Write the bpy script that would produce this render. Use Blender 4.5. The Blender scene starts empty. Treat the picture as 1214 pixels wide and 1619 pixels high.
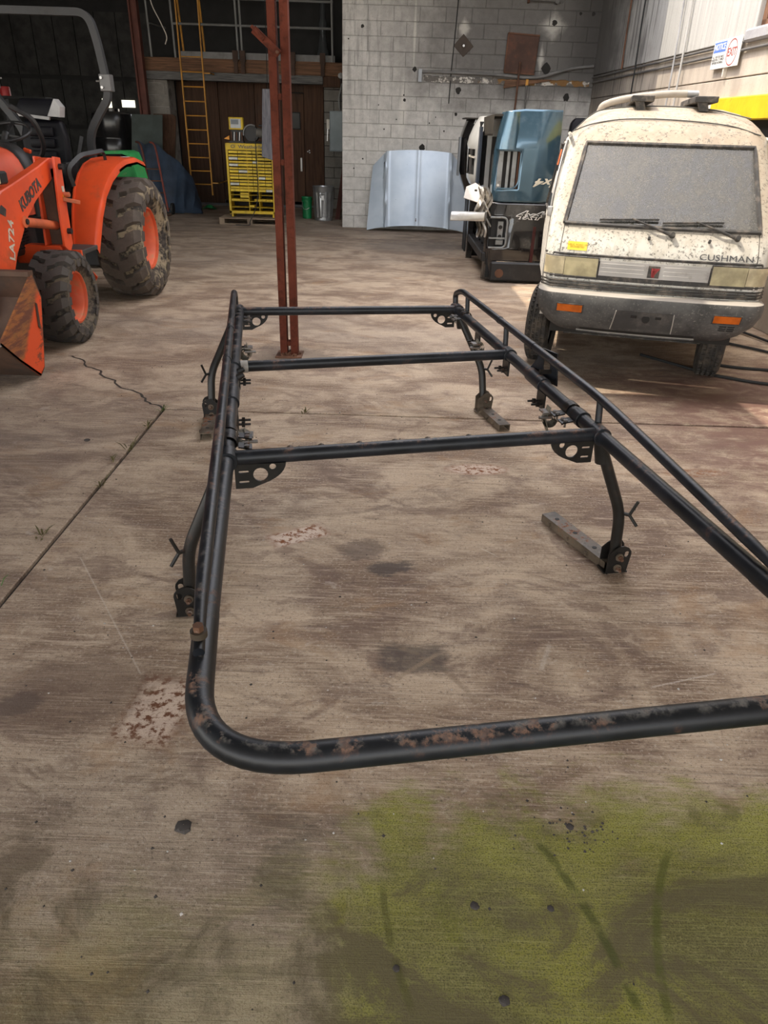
import bpy, bmesh, math, random
from mathutils import Vector, Matrix
random.seed(7)
R = math.radians
sc = bpy.context.scene
COL = sc.collection
# ---------------------------------------------------------------- camera
cam = bpy.data.cameras.new('camera'); camo = bpy.data.objects.new('camera', cam); COL.objects.link(camo)
cam.sensor_fit = 'VERTICAL'; cam.sensor_height = 24.0; cam.lens = 24.0 * 1122 / 1619
cam.clip_start = 0.02; cam.clip_end = 200
camo.matrix_world = Matrix.Translation((0, 0, 1.52)) @ Matrix.Rotation(R(90 - 28.2), 4, 'X') @ Matrix.Rotation(R(1.8), 4, 'Z')
sc.camera = camo
# ---------------------------------------------------------------- light
SUN = Vector((-0.55, 0.04, 1.0)).normalized()
w = bpy.data.worlds.new('sky'); sc.world = w; w.use_nodes = True
wn = w.node_tree.nodes; wl = w.node_tree.links
sky = wn.new('ShaderNodeTexSky'); sky.sky_type = 'NISHITA'; sky.sun_disc = False
sky.sun_elevation = R(58); sky.sun_rotation = R(-60); sky.dust_density = 2.0; sky.air_density = 1.0
bg = wn['Background']; bg.inputs['Strength'].default_value = 1.0
hz = wn.new('ShaderNodeMix'); hz.data_type = 'RGBA'; hz.inputs[0].default_value = 0.72   # bright hazy summer sky
hz.inputs[7].default_value = (2.9, 2.62, 2.30, 1)
wl.new(sky.outputs[0], hz.inputs[6]); wl.new(hz.outputs[2], bg.inputs['Color'])
sl = bpy.data.lights.new('sun', 'SUN'); so = bpy.data.objects.new('sun', sl); COL.objects.link(so)
sl.energy = 3.2; sl.angle = R(0.53); sl.color = (1.0, 0.90, 0.74)
so.rotation_euler = SUN.to_track_quat('Z', 'Y').to_euler(); so.location = (-8, 6, 12)
vs = sc.view_settings; vs.view_transform = 'Standard'; vs.look = 'None'; vs.gamma = 1.0; vs.use_curve_mapping = False
vs.exposure = 0.60
# ---------------------------------------------------------------- helpers
def tag(o, label=None, cat=None, group=None, kind=None):
    if label: o['label'] = label
    if cat: o['category'] = cat
    if group: o['group'] = group
    if kind: o['kind'] = kind
    return o
def thing(name, label, cat, loc=(0, 0, 0), rz=0.0, group=None):
    o = bpy.data.objects.new(name, None); COL.objects.link(o)
    o.location = loc; o.rotation_euler = (0, 0, rz); o.empty_display_size = .1
    return tag(o, label, cat, group)
def wm(o):
    m = Matrix.Translation(o.location) @ o.rotation_euler.to_matrix().to_4x4()
    return (wm(o.parent) @ m) if o.parent else m
def V(*a): return Vector(a)
class MB:
    def __init__(s): s.v = []; s.f = []
    def add(s, vs, fs, M=None):
        b = len(s.v)
        s.v += [(M @ Vector(p) if M else Vector(p)) for p in vs]
        s.f += [tuple(i + b for i in f) for f in fs]; return s
    def box(s, x0, x1, y0, y1, z0, z1, M=None):
        vs = [(x0,y0,z0),(x1,y0,z0),(x1,y1,z0),(x0,y1,z0),(x0,y0,z1),(x1,y0,z1),(x1,y1,z1),(x0,y1,z1)]
        return s.add(vs, [(0,3,2,1),(4,5,6,7),(0,1,5,4),(1,2,6,5),(2,3,7,6),(3,0,4,7)], M)
    def cbox(s, c, d, rot=None):
        M = Matrix.Translation(c) @ (rot.to_4x4() if rot else Matrix())
        return s.box(-d[0]/2, d[0]/2, -d[1]/2, d[1]/2, -d[2]/2, d[2]/2, M)
    def bar(s, p0, p1, w, h, up=(0, 0, 1)):
        p0 = Vector(p0); p1 = Vector(p1); d = (p1 - p0); L = d.length; d = d.normalized()
        x = d.cross(Vector(up))
        if x.length < 1e-4: x = d.cross(Vector((0, 1, 0)))
        x.normalize(); u = x.cross(d).normalized()
        M = Matrix((x, d, u)).transposed().to_4x4(); M.translation = p0
        return s.box(-w/2, w/2, 0, L, -h/2, h/2, M)
    def cyl(s, p0, p1, r0, r1=None, n=14, cap=True):
        if r1 is None: r1 = r0
        p0 = Vector(p0); p1 = Vector(p1); d = (p1 - p0).normalized(); x = d.orthogonal().normalized(); y = d.cross(x)
        vs = [p + (x * math.cos(2*math.pi*i/n) + y * math.sin(2*math.pi*i/n)) * r for p, r in ((p0, r0), (p1, r1)) for i in range(n)]
        fs = [(i, (i+1) % n, n + (i+1) % n, n + i) for i in range(n)]
        if cap: fs += [tuple(range(n))[::-1], tuple(range(n, 2*n))]
        return s.add(vs, fs)
    def tube(s, pts, r, n=12, cap=True, sx=1.0, up=None):
        pts = [Vector(p) for p in pts]; m = len(pts)
        rs = r if isinstance(r, (list, tuple)) else [r] * m
        T = [(pts[min(i+1, m-1)] - pts[max(i-1, 0)]).normalized() for i in range(m)]
        x = Vector(up) if up else T[0].orthogonal()
        vs = []
        for i in range(m):
            x = (x - T[i] * x.dot(T[i])).normalized(); y = T[i].cross(x)
            for k in range(n):
                a = 2*math.pi*k/n + (math.pi/4 if n == 4 else 0)
                vs.append(pts[i] + (x * math.cos(a) * sx + y * math.sin(a)) * rs[i])
        fs = [(i*n + k, i*n + (k+1) % n, (i+1)*n + (k+1) % n, (i+1)*n + k) for i in range(m-1) for k in range(n)]
        if cap: fs += [tuple(range(n))[::-1], tuple(range((m-1)*n, m*n))]
        return s.add(vs, fs)
    def lathe(s, prof, c, axis=(0, 0, 1), n=24, a0=0, a1=2*math.pi):
        ax = Vector(axis).normalized(); x = ax.orthogonal().normalized(); y = ax.cross(x); c = Vector(c); m = len(prof)
        full = abs(a1 - a0 - 2*math.pi) < 1e-6; k = n if full else n + 1
        vs = [c + ax * z + (x*math.cos(a0+(a1-a0)*i/n) + y*math.sin(a0+(a1-a0)*i/n)) * max(r, 1e-4) for i in range(k) for r, z in prof]
        fs = []
        for i in range(n):
            j = (i+1) % k
            for q in range(m-1): fs.append((i*m+q, j*m+q, j*m+q+1, i*m+q+1))
        return s.add(vs, fs)
    def prism(s, poly, vec):
        n = len(poly); vec = Vector(vec); P = [Vector(p) for p in poly]
        return s.add(P + [p + vec for p in P], [tuple(range(n))[::-1], tuple(range(n, 2*n))] + [(i, (i+1) % n, n+(i+1) % n, n+i) for i in range(n)])
    def grid(s, rows, thick=None):
        m = len(rows); n = len(rows[0]); vs = [p for r in rows for p in r]
        fs = [(i*n+j, i*n+j+1, (i+1)*n+j+1, (i+1)*n+j) for i in range(m-1) for j in range(n-1)]
        if thick is None: return s.add(vs, fs)
        t = Vector(thick); b = m*n
        vs2 = vs + [Vector(p) + t for p in vs]; f2 = fs + [tuple(i + b for i in f)[::-1] for f in fs]
        bd = [(0*n+j, j+1) for j in range(n-1)] + [(i*n+n-1, (i+1)*n+n-1) for i in range(m-1)] + [((m-1)*n+j+1, (m-1)*n+j) for j in range(n-1)] + [((i+1)*n, i*n) for i in range(m-1)]
        f2 += [(q, p, p+b, q+b) for p, q in bd]
        return s.add(vs2, f2)
    def build(s, name, mat, parent=None, world=False, smooth=35, bevel=0, seg=1, sub=0):
        me = bpy.data.meshes.new(name)
        vs = s.v
        if world and parent:
            iv = wm(parent).inverted(); vs = [iv @ p for p in vs]
        me.from_pydata([tuple(p) for p in vs], [], s.f)
        bm = bmesh.new(); bm.from_mesh(me)
        bmesh.ops.remove_doubles(bm, verts=bm.verts, dist=1e-5)
        bmesh.ops.recalc_face_normals(bm, faces=bm.faces)
        if bevel:
            es = [e for e in bm.edges if len(e.link_faces) == 2 and e.calc_face_angle(0) > R(32)]
            bmesh.ops.bevel(bm, geom=es, offset=bevel, segments=seg, profile=.5, affect='EDGES', clamp_overlap=True)
        bm.to_mesh(me); bm.free()
        if smooth:
            me.polygons.foreach_set('use_smooth', [True] * len(me.polygons)); me.set_sharp_from_angle(angle=R(smooth))
        if mat: me.materials.append(mat)
        o = bpy.data.objects.new(name, me); COL.objects.link(o)
        if parent: o.parent = parent
        if sub:
            q = o.modifiers.new('sub', 'SUBSURF'); q.levels = sub; q.render_levels = sub
        return o
def dupmesh(o, parent=None, loc=None, rot=None, scale=None, mat=None):
    c = o.copy(); COL.objects.link(c)
    if parent: c.parent = parent
    if loc is not None: c.location = loc
    if rot is not None: c.rotation_euler = rot
    if scale is not None: c.scale = scale
    return c
def dup(root, loc, rz=None, label=None, group=None):
    r = root.copy(); COL.objects.link(r); r.location = loc
    if rz is not None: r.rotation_euler = (0, 0, rz)
    if label: r['label'] = label
    if group: r['group'] = group
    for ch in list(root.children):
        c = ch.copy(); COL.objects.link(c); c.parent = r
        for g in list(ch.children):
            d = g.copy(); COL.objects.link(d); d.parent = c
    return r
def fillet(pts, r, n=6):
    P = [Vector(p) for p in pts]; out = [P[0]]
    for i in range(1, len(P)-1):
        a = (P[i-1]-P[i]); b = (P[i+1]-P[i]); rr = r[i-1] if isinstance(r, (list, tuple)) else r
        d = min(rr, a.length*.49, b.length*.49); A = P[i]+a.normalized()*d; B = P[i]+b.normalized()*d
        for k in range(n+1):
            t = k/n; out.append(A*(1-t)**2 + P[i]*2*t*(1-t) + B*t*t)
    out.append(P[-1]); return out
def spline(pts, n=6):
    P = [Vector(p) for p in pts]; P = [P[0]*2-P[1]] + P + [P[-1]*2-P[-2]]; out = []
    for i in range(1, len(P)-2):
        for k in range(n):
            t = k/n; a, b, c, d = P[i-1:i+3]
            out.append(.5*((2*b) + (c-a)*t + (2*a-5*b+4*c-d)*t*t + (3*b-a-3*c+d)*t**3))
    out.append(P[-2]); return out
def frame(o, x, y):
    x = Vector(x).normalized(); y = Vector(y); y = (y - x*y.dot(x)).normalized(); z = x.cross(y)
    M = Matrix((x, y, z)).transposed().to_4x4(); M.translation = Vector(o); return M
def fromcurve(cu, name, M, mat, parent, world=False):
    t = bpy.data.objects.new('tmp', cu); COL.objects.link(t)
    bpy.context.view_layer.update()
    me = bpy.data.meshes.new_from_object(t.evaluated_get(bpy.context.evaluated_depsgraph_get()))
    bpy.data.objects.remove(t); bpy.data.curves.remove(cu)
    if world and parent: M = wm(parent).inverted() @ M
    me.transform(M); me.name = name; me.materials.clear()
    me.materials.append(mat)
    o = bpy.data.objects.new(name, me); COL.objects.link(o)
    if parent: o.parent = parent
    return o
def plate(name, outer, holes, th, M, mat, parent=None, world=False):
    cu = bpy.data.curves.new(name, 'CURVE'); cu.dimensions = '2D'; cu.fill_mode = 'BOTH'; cu.extrude = th/2
    for lp in [outer] + holes:
        sp = cu.splines.new('POLY'); sp.points.add(len(lp)-1); sp.use_cyclic_u = True
        for p, q in zip(sp.points, lp): p.co = (q[0], q[1], 0, 1)
    return fromcurve(cu, name, M, mat, parent, world)
def circ(x, y, r, n=16, ry=None): return [(x + r*math.cos(2*math.pi*i/n), y + (ry or r)*math.sin(2*math.pi*i/n)) for i in range(n)]
def rrect(x0, x1, y0, y1, r, n=4):
    out = []
    for cx, cy, a in ((x1-r, y0+r, -90), (x1-r, y1-r, 0), (x0+r, y1-r, 90), (x0+r, y0+r, 180)):
        out += [(cx + r*math.cos(R(a+90*k/n)), cy + r*math.sin(R(a+90*k/n))) for k in range(n+1)]
    return out
def text(s, size, M, mat, parent, name='lettering', world=False, ext=.001, align='CENTER', shear=0, sx=1.0, bold=0.0):
    cu = bpy.data.curves.new(name, 'FONT'); cu.body = s; cu.size = size; cu.extrude = ext; cu.align_x = align; cu.align_y = 'CENTER'
    cu.shear = shear; cu.offset = bold; cu.resolution_u = 3; cu.space_line = .85
    return fromcurve(cu, name, M @ Matrix.Diagonal((sx, 1, 1, 1)), mat, parent, world)
# ---------------------------------------------------------------- materials
class NT:
    def __init__(s, name):
        s.m = bpy.data.materials.new(name); s.m.use_nodes = True; s.t = s.m.node_tree; s.n = s.t.nodes
        s.b = s.n['Principled BSDF']; s.out = s.n['Material Output']
    def lk(s, a, b): s.t.links.new(a, b)
    def put(s, sock, v):
        if hasattr(v, 'is_output') or isinstance(v, bpy.types.NodeSocket): s.lk(v, sock)
        elif isinstance(v, (tuple, list)) and sock.type == 'RGBA' and len(v) == 3: sock.default_value = (*v, 1)
        else: sock.default_value = v
    def pos(s): return s.n.new('ShaderNodeNewGeometry').outputs['Position']
    def obj(s): return s.n.new('ShaderNodeTexCoord').outputs['Object']
    def map(s, vec, scale=(1, 1, 1), loc=(0, 0, 0), rot=(0, 0, 0)):
        q = s.n.new('ShaderNodeMapping'); s.lk(vec, q.inputs['Vector']); q.inputs['Scale'].default_value = scale; q.inputs['Location'].default_value = loc; q.inputs['Rotation'].default_value = rot; return q.outputs[0]
    def noise(s, vec, scale=5, det=4, rough=.55, dist=0):
        q = s.n.new('ShaderNodeTexNoise'); s.lk(vec, q.inputs['Vector']); q.inputs['Scale'].default_value = scale; q.inputs['Detail'].default_value = det; q.inputs['Roughness'].default_value = rough; q.inputs['Distortion'].default_value = dist; return q.outputs['Fac']
    def vor(s, vec, scale=5, feat='F1'):
        q = s.n.new('ShaderNodeTexVoronoi'); q.feature = feat; s.lk(vec, q.inputs['Vector']); q.inputs['Scale'].default_value = scale; return q.outputs['Distance']
    def math(s, op, a, b=0.0, clamp=False):
        q = s.n.new('ShaderNodeMath'); q.operation = op; q.use_clamp = clamp; s.put(q.inputs[0], a); s.put(q.inputs[1], b); return q.outputs[0]
    def mul(s, a, b): return s.math('MULTIPLY', a, b)
    def sm(s, v, a, b, lo=0.0, hi=1.0):
        q = s.n.new('ShaderNodeMapRange'); q.interpolation_type = 'SMOOTHSTEP'; s.put(q.inputs['Value'], v)
        for k, x in zip(('From Min', 'From Max', 'To Min', 'To Max'), (a, b, lo, hi)): q.inputs[k].default_value = x
        return q.outputs[0]
    def mix(s, f, a, b, mode='MIX'):
        q = s.n.new('ShaderNodeMix'); q.data_type = 'RGBA'; q.blend_type = mode; q.clamp_factor = True
        s.put(q.inputs[0], f); s.put(q.inputs[6], a); s.put(q.inputs[7], b); return q.outputs[2]
    def xyz(s, v):
        q = s.n.new('ShaderNodeSeparateXYZ'); s.lk(v, q.inputs[0]); return q.outputs
    def rnd(s): return s.n.new('ShaderNodeObjectInfo').outputs['Random']
    def bump(s, h, st=.3, d=.01):
        q = s.n.new('ShaderNodeBump'); q.inputs['Strength'].default_value = st; q.inputs['Distance'].default_value = d; s.lk(h, q.inputs['Height']); s.lk(q.outputs[0], s.b.inputs['Normal'])
    def done(s, col=None, rough=None, metal=None, spec=None, **k):
        for n_, v in (('Base Color', col), ('Roughness', rough), ('Metallic', metal), ('Specular IOR Level', spec)):
            if v is not None: s.put(s.b.inputs[n_], v)
        for n_, v in k.items(): s.put(s.b.inputs[n_.replace('_', ' ')], v)
        return s.m
def mat(name, c, rough=.5, metal=0.0, var=.12, dirt=None, damt=.5, dscale=3.0, bump=0.0, bscale=60, dlo=.5, dhi=.68, spec=None, coat=0, vscale=4):
    t = NT(name); p = t.obj()
    a = t.noise(p, vscale, 4)
    col = t.mix(t.sm(a, .3, .7), tuple(x*(1-var) for x in c), tuple(min(1, x*(1+var)) for x in c))
    rg = rough
    if dirt:
        d = t.mul(t.sm(t.noise(p, dscale, 8, .68), dlo, dhi), damt)
        col = t.mix(d, col, dirt); rg = t.math('ADD', t.mul(d, .9-rough), rough)
        if metal: metal = t.math('SUBTRACT', metal, t.mul(d, metal))
    if bump: t.bump(t.noise(p, bscale, 3), bump)
    return t.done(col, rg, metal, spec, **({'Coat_Weight': coat} if coat else {}))
# ================================================================ FLOOR
def floor_mat():
    t = NT('brushed_concrete'); p = t.pos(); X, Y, Z = t.xyz(p)[:3]
    warp = t.noise(p, 1.1, 3)
    n1 = t.noise(t.map(p, (1.0, 1.7, 1)), 1.5, 6, .62, .8)
    n2 = t.noise(t.map(p, (1.6, 2.6, 1), (3, 1, 0), (0, 0, .12)), 3.1, 6, .66, .5)
    n3 = t.noise(t.map(p, (1, 1, 1), (9, 4, 0)), .55, 3, .5)
    br = t.noise(t.map(p, (2.2, 95, 1), rot=(0, 0, .035)), 1.5, 4, .6, .25)
    br2 = t.noise(t.map(p, (1.0, 38, 1), (1, 7, 0), (0, 0, -.02)), 1.5, 5, .7, .35)
    fine = t.noise(p, 260, 2, .6); spk = t.noise(p, 95, 3, .7)
    col = t.mix(t.sm(n1, .36, .62), (.215, .140, .092), (.525, .405, .290))
    col = t.mix(t.mul(t.sm(n2, .50, .66), .60), col, (.185, .120, .088))
    col = t.mix(t.mul(t.sm(n3, .5, .66), .35), col, (.30, .255, .215))
    ok = t.sm(n2, .66, .34)
    col = t.mix(t.mul(t.mul(t.sm(br, .50, .64), ok), .70), col, (.61, .49, .365))
    br3 = t.noise(t.map(p, (3.5, 240, 1), (4, 2, 0), (0, 0, .02)), 1.5, 3, .6, .2)
    col = t.mix(t.mul(t.sm(br3, .54, .66), .45), col, (.62, .53, .42)); col = t.mix(t.mul(t.sm(br3, .44, .34), .35), col, (.11, .08, .06))
    col = t.mix(t.mul(t.mul(t.sm(br2, .46, .30), t.sm(Y, 6.5, 3.0, .3, 1.0)), .45), col, (.12, .085, .068))
    col = t.mix(t.mul(t.sm(fine, .54, .68), .35), col, (.10, .075, .058))
    col = t.mix(t.mul(t.sm(spk, .56, .66), .5), col, (.62, .54, .45))
    col = t.mix(t.mul(t.sm(spk, .43, .33), .65), col, (.08, .06, .05))
    # brown grime wanders over the slab
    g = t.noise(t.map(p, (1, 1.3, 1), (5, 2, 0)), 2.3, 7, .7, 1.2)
    col = t.mix(t.mul(t.mul(t.sm(g, .53, .62), t.sm(Y, 6.5, 3.0, .45, 1.0)), .55), col, (.15, .095, .072))
    # swirls left by the broom
    bw = t.noise(t.map(p, (1.6, 14, 1), (7, 3, 0), (0, 0, .12)), 2.0, 7, .72, 1.6)
    far = t.sm(Y, 6.5, 3.0, .22, 1.0)
    col = t.mix(t.mul(t.mul(t.sm(bw, .52, .66), far), .50), col, (.65, .52, .385)); col = t.mix(t.mul(t.mul(t.sm(bw, .45, .33), far), .45), col, (.12, .082, .062))
    or_ = t.noise(t.map(p, (1, 1.6, 1), (11, 6, 0)), 2.0, 6, .7, .8); col = t.mix(t.mul(t.sm(or_, .56, .68), .35), col, (.34, .19, .085))
    # pale scuffs
    sc_ = t.noise(t.map(p, (1, 2.2, 1), (2, 8, 0), (0, 0, .6)), 4.5, 6, .75, 1.5)
    col = t.mix(t.mul(t.mul(t.sm(sc_, .60, .72), far), .5), col, (.60, .53, .45))
    # reddish tint towards the parked van
    col = t.mix(t.mul(t.sm(n2, .35, .6), t.mul(t.sm(X, 1.2, 2.2), t.mul(t.sm(Y, 2.4, 3.4), t.sm(Y, 6, 4.6)))), col, (.20, .115, .092))
    def blob(cx, cy, rx, ry, rot, c, amt, rag=.5, sq=False, sc=7, ring=False):
        global _
        v = t.map(p, (1, 1, 0), (-cx, -cy, 0)); q = t.n.new('ShaderNodeVectorRotate'); q.rotation_type = 'Z_AXIS'; t.lk(v, q.inputs['Vector']); q.inputs['Angle'].default_value = -rot
        x_, y_, _z = t.xyz(q.outputs[0])[:3]
        ax = t.math('ABSOLUTE', t.math('DIVIDE', x_, rx)); ay = t.math('ABSOLUTE', t.math('DIVIDE', y_, ry))
        d = t.math('MAXIMUM', ax, ay) if sq else t.math('SQRT', t.math('ADD', t.mul(ax, ax), t.mul(ay, ay)))
        nn = t.math('ADD', t.mul(t.noise(p, sc, 8, .75), 1.0), t.mul(t.noise(t.map(p, (3, 22, 1)), sc*.5, 5, .7), .9)); nn = t.math('SUBTRACT', nn, .45)
        e = t.math('ADD', d, t.mul(t.math('SUBTRACT', nn, .5), rag*2.6))
        m = t.sm(e, 1.15, .6)
        if ring: m = t.math('ADD', t.mul(m, t.sm(t.noise(p, 34, 4, .7), .47, .6)), t.mul(m, t.mul(t.sm(e, .7, .95), .6)), True)
        return t.mix(t.mul(m, amt), col, c)
    for a in ((-.36, 2.60, .13, .06, .55, (.66, .54, .45), .95, .10, True), (.47, 3.33, .17, .07, .08, (.62, .49, .40), .9, .16), (-.65, 1.56, .085, .13, -.12, (.60, .47, .38), .75, .14, True)):
        col = blob(*a[:7], a[7], a[8] if len(a) > 8 else False)
    for a in ((-.36, 2.60, .13, .06, .55, (.21, .075, .025), 1.0, .10, True, 7, True), (.47, 3.33, .17, .07, .08, (.21, .08, .03), 1.0, .16, False, 7, True),
              (-.65, 1.56, .10, .15, -.12, (.14, .055, .024), 1.0, .14, True, 7, True), (1.60, 3.37, .17, .05, .1, (.25, .11, .05), .9, .3, False, 9, True)):
        col = blob(*a)
    for a in ((.11, 1.83, .12, .075, 0, (.075, .058, .05), .75, .45, True), (.04, 2.37, .10, .055, .3, (.07, .056, .05), .8, .8), (-.08, 2.5, .11, .08, 0, (.11, .08, .065), .6, .9), (-1.07, 1.56, .09, .05, .5, (.065, .055, .05), .7, .6), (-.95, 1.62, .28, .20, .3, (.13, .085, .062), .5, .5),
              (-.20, 1.08, .06, .13, -.1, (.10, .082, .06), .5, 1.0), (.17, .95, .025, .07, .35, (.08, .065, .03), .75, .9, False, 30), (-.07, .95, .012, .045, 0, (.12, .07, .04), .7, .9, False, 30), (2.3, 4.75, .9, .45, -.1, (.13, .07, .055), .55, .8), (-3.3, 4.5, 1.1, .35, 0, (.09, .075, .06), .6, .6),
              (-.76, 5.3, .4, .3, 0, (.10, .08, .07), .55, .8), (.3, 11.3, .9, .7, 0, (.12, .11, .10), .5, .8)):
        col = blob(*a)
    def arc(cx, cy, r, wd, a, c, amt):
        q = t.math('SQRT', t.math('ADD', t.math('POWER', t.math('SUBTRACT', X, cx), 2.0), t.math('POWER', t.math('SUBTRACT', Y, cy), 2.0)))
        m = t.sm(t.math('ABSOLUTE', t.math('SUBTRACT', q, r)), wd, wd*.3)
        m = t.mul(m, t.mul(t.sm(Y, a[0], a[0]+.05), t.sm(Y, a[1], a[1]-.05)))
        m = t.mul(m, t.sm(t.noise(p, 14, 4), .35, .55))
        return t.mix(t.mul(m, amt), col, c)
    # moss creeping in from the near side
    mn = t.noise(t.map(p, (1, 1.2, 1)), 3.2, 7, .66, .4); mf = t.noise(t.map(p, (5, 30, 1)), 3, 4, .6)
    edge = t.math('ADD', t.math('SUBTRACT', 1.06, t.mul(t.sm(X, -.30, .10), -.30)), t.mul(X, .03))
    mm = t.math('SUBTRACT', edge, Y)
    mm = t.math('ADD', mm, t.mul(t.math('SUBTRACT', mn, .5), .95))
    mm = t.math('ADD', mm, t.mul(t.math('SUBTRACT', mf, .5), .30))
    m = t.mul(t.sm(mm, -.02, .26), t.math('ADD', t.sm(t.math('ADD', X, t.mul(t.math('SUBTRACT', mn, .5), .5)), -.16, .05, .25, 1.0), 0))
    col = t.mix(t.mul(m, .80), col, t.mix(t.sm(mn, .34, .66), (.105, .115, .006), (.29, .31, .014)))
    col = t.mix(t.mul(t.mul(m, t.sm(spk, .5, .64)), .5), col, (.36, .34, .12))
    col = t.mix(t.mul(t.mul(m, t.sm(fine, .48, .62)), .7), col, (.040, .042, .006))
    col = t.mix(t.mul(t.mul(m, t.sm(br3, .52, .62)), .45), col, (.34, .34, .10)); col = t.mix(t.mul(t.mul(m, t.sm(t.math('ADD', g, t.mul(t.math('SUBTRACT', spk, .5), .35)), .5, .6)), .45), col, (.085, .078, .02))
    col = t.mix(t.mul(t.sm(Y, 1.55, .85), t.math('ADD', t.mul(t.sm(g, .46, .60), .45), .30)), col, (.105, .083, .048))  # near floor darkened: weaker light there painted in, broken up with grime
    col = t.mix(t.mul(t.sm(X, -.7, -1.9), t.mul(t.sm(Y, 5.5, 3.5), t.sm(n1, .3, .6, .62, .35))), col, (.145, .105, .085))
    for a in ((-.55, .60, 1.1, .016, (.75, 1.2), (.055, .065, .008), .75), (1.35, .72, .98-.22, .014, (.74, 1.16), (.075, .085, .010), .75), (.9, 1.1, .88, .012, (.74, 1.05), (.07, .07, .012), .6), (-.2, 1.4, .55, .014, (1.6, 1.95), (.26, .19, .13), .6), (-.35, 3.4, .62, .02, (2.78, 2.95), (.13, .09, .07), .5)):
        col = arc(*a)
    def line(x0, y0, x1, y1, wd, c, amt):
        L = math.hypot(x1-x0, y1-y0); ux, uy = (x1-x0)/L, (y1-y0)/L
        dx = t.math('SUBTRACT', X, x0); dy = t.math('SUBTRACT', Y, y0)
        al = t.math('ADD', t.mul(dx, ux), t.mul(dy, uy)); ac = t.math('ABSOLUTE', t.math('ADD', t.mul(dx, -uy), t.mul(dy, ux)))
        m = t.mul(t.sm(ac, wd, wd*.3), t.mul(t.sm(al, 0, .02), t.sm(al, L, L-.02)))
        return t.mix(t.mul(t.mul(m, t.sm(fine, .35, .5)), amt), col, c)
    for a in ((-1.20, 2.38, -.74, 1.70, .004, (.60, .53, .45), .42), (.05, 1.72, .20, 1.86, .012, (.33, .25, .17), .7), (.52, 1.78, .58, 1.93, .012, (.62, .55, .47), .4), (.85, 1.72, 1.1, 1.80, .005, (.66, .58, .5), .55), (.40, 2.55, .47, 2.48, .004, (.62, .55, .47), .7)):
        col = line(*a)
    # darker, greyer colour towards the back of the yard
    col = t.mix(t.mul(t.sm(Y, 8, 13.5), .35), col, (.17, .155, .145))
    h = t.math('ADD', t.mul(br, .6), t.math('ADD', t.mul(spk, .5), t.mul(n2, .6)))
    t.bump(t.math('ADD', h, t.math('ADD', t.mul(fine, .5), t.mul(br3, .5))), .42, .006)
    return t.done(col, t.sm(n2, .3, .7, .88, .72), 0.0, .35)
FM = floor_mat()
dirt = mat('joint_dirt', (.045, .035, .028), .95, var=.3, bump=.4)
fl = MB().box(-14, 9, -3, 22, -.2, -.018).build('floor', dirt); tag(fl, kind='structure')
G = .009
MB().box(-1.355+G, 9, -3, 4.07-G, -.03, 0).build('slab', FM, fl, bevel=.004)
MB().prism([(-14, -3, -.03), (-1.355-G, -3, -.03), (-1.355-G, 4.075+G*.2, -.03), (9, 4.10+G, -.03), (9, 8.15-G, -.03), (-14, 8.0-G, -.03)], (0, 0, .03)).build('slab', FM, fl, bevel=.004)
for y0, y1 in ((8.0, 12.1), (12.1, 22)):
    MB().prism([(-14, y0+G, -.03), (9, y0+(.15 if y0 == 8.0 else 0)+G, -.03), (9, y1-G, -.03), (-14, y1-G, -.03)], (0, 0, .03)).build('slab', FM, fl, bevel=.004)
# the wandering crack from the joint corner
cp = [(-1.36, 4.08), (-1.40, 4.13), (-1.47, 4.16), (-1.55, 4.27), (-1.60, 4.36), (-1.74, 4.43), (-1.83, 4.58), (-1.95, 4.66), (-2.0, 4.78), (-2.12, 4.86), (-2.22, 5.02), (-2.34, 5.1)]
cv = []
for i, (x, y) in enumerate(cp):
    for k in range(3):
        j = min(i+1, len(cp)-1); f = k/3
        cv.append((x+(cp[j][0]-x)*f + random.uniform(-.012, .012), y+(cp[j][1]-y)*f + random.uniform(-.012, .012)))
rows = [[(x-.004-.005*random.random(), y-.004, .0015), (x+.004+.004*random.random(), y+.005, .0015)] for x, y in cv]
MB().grid(rows).build('crack', dirt, fl)
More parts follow.
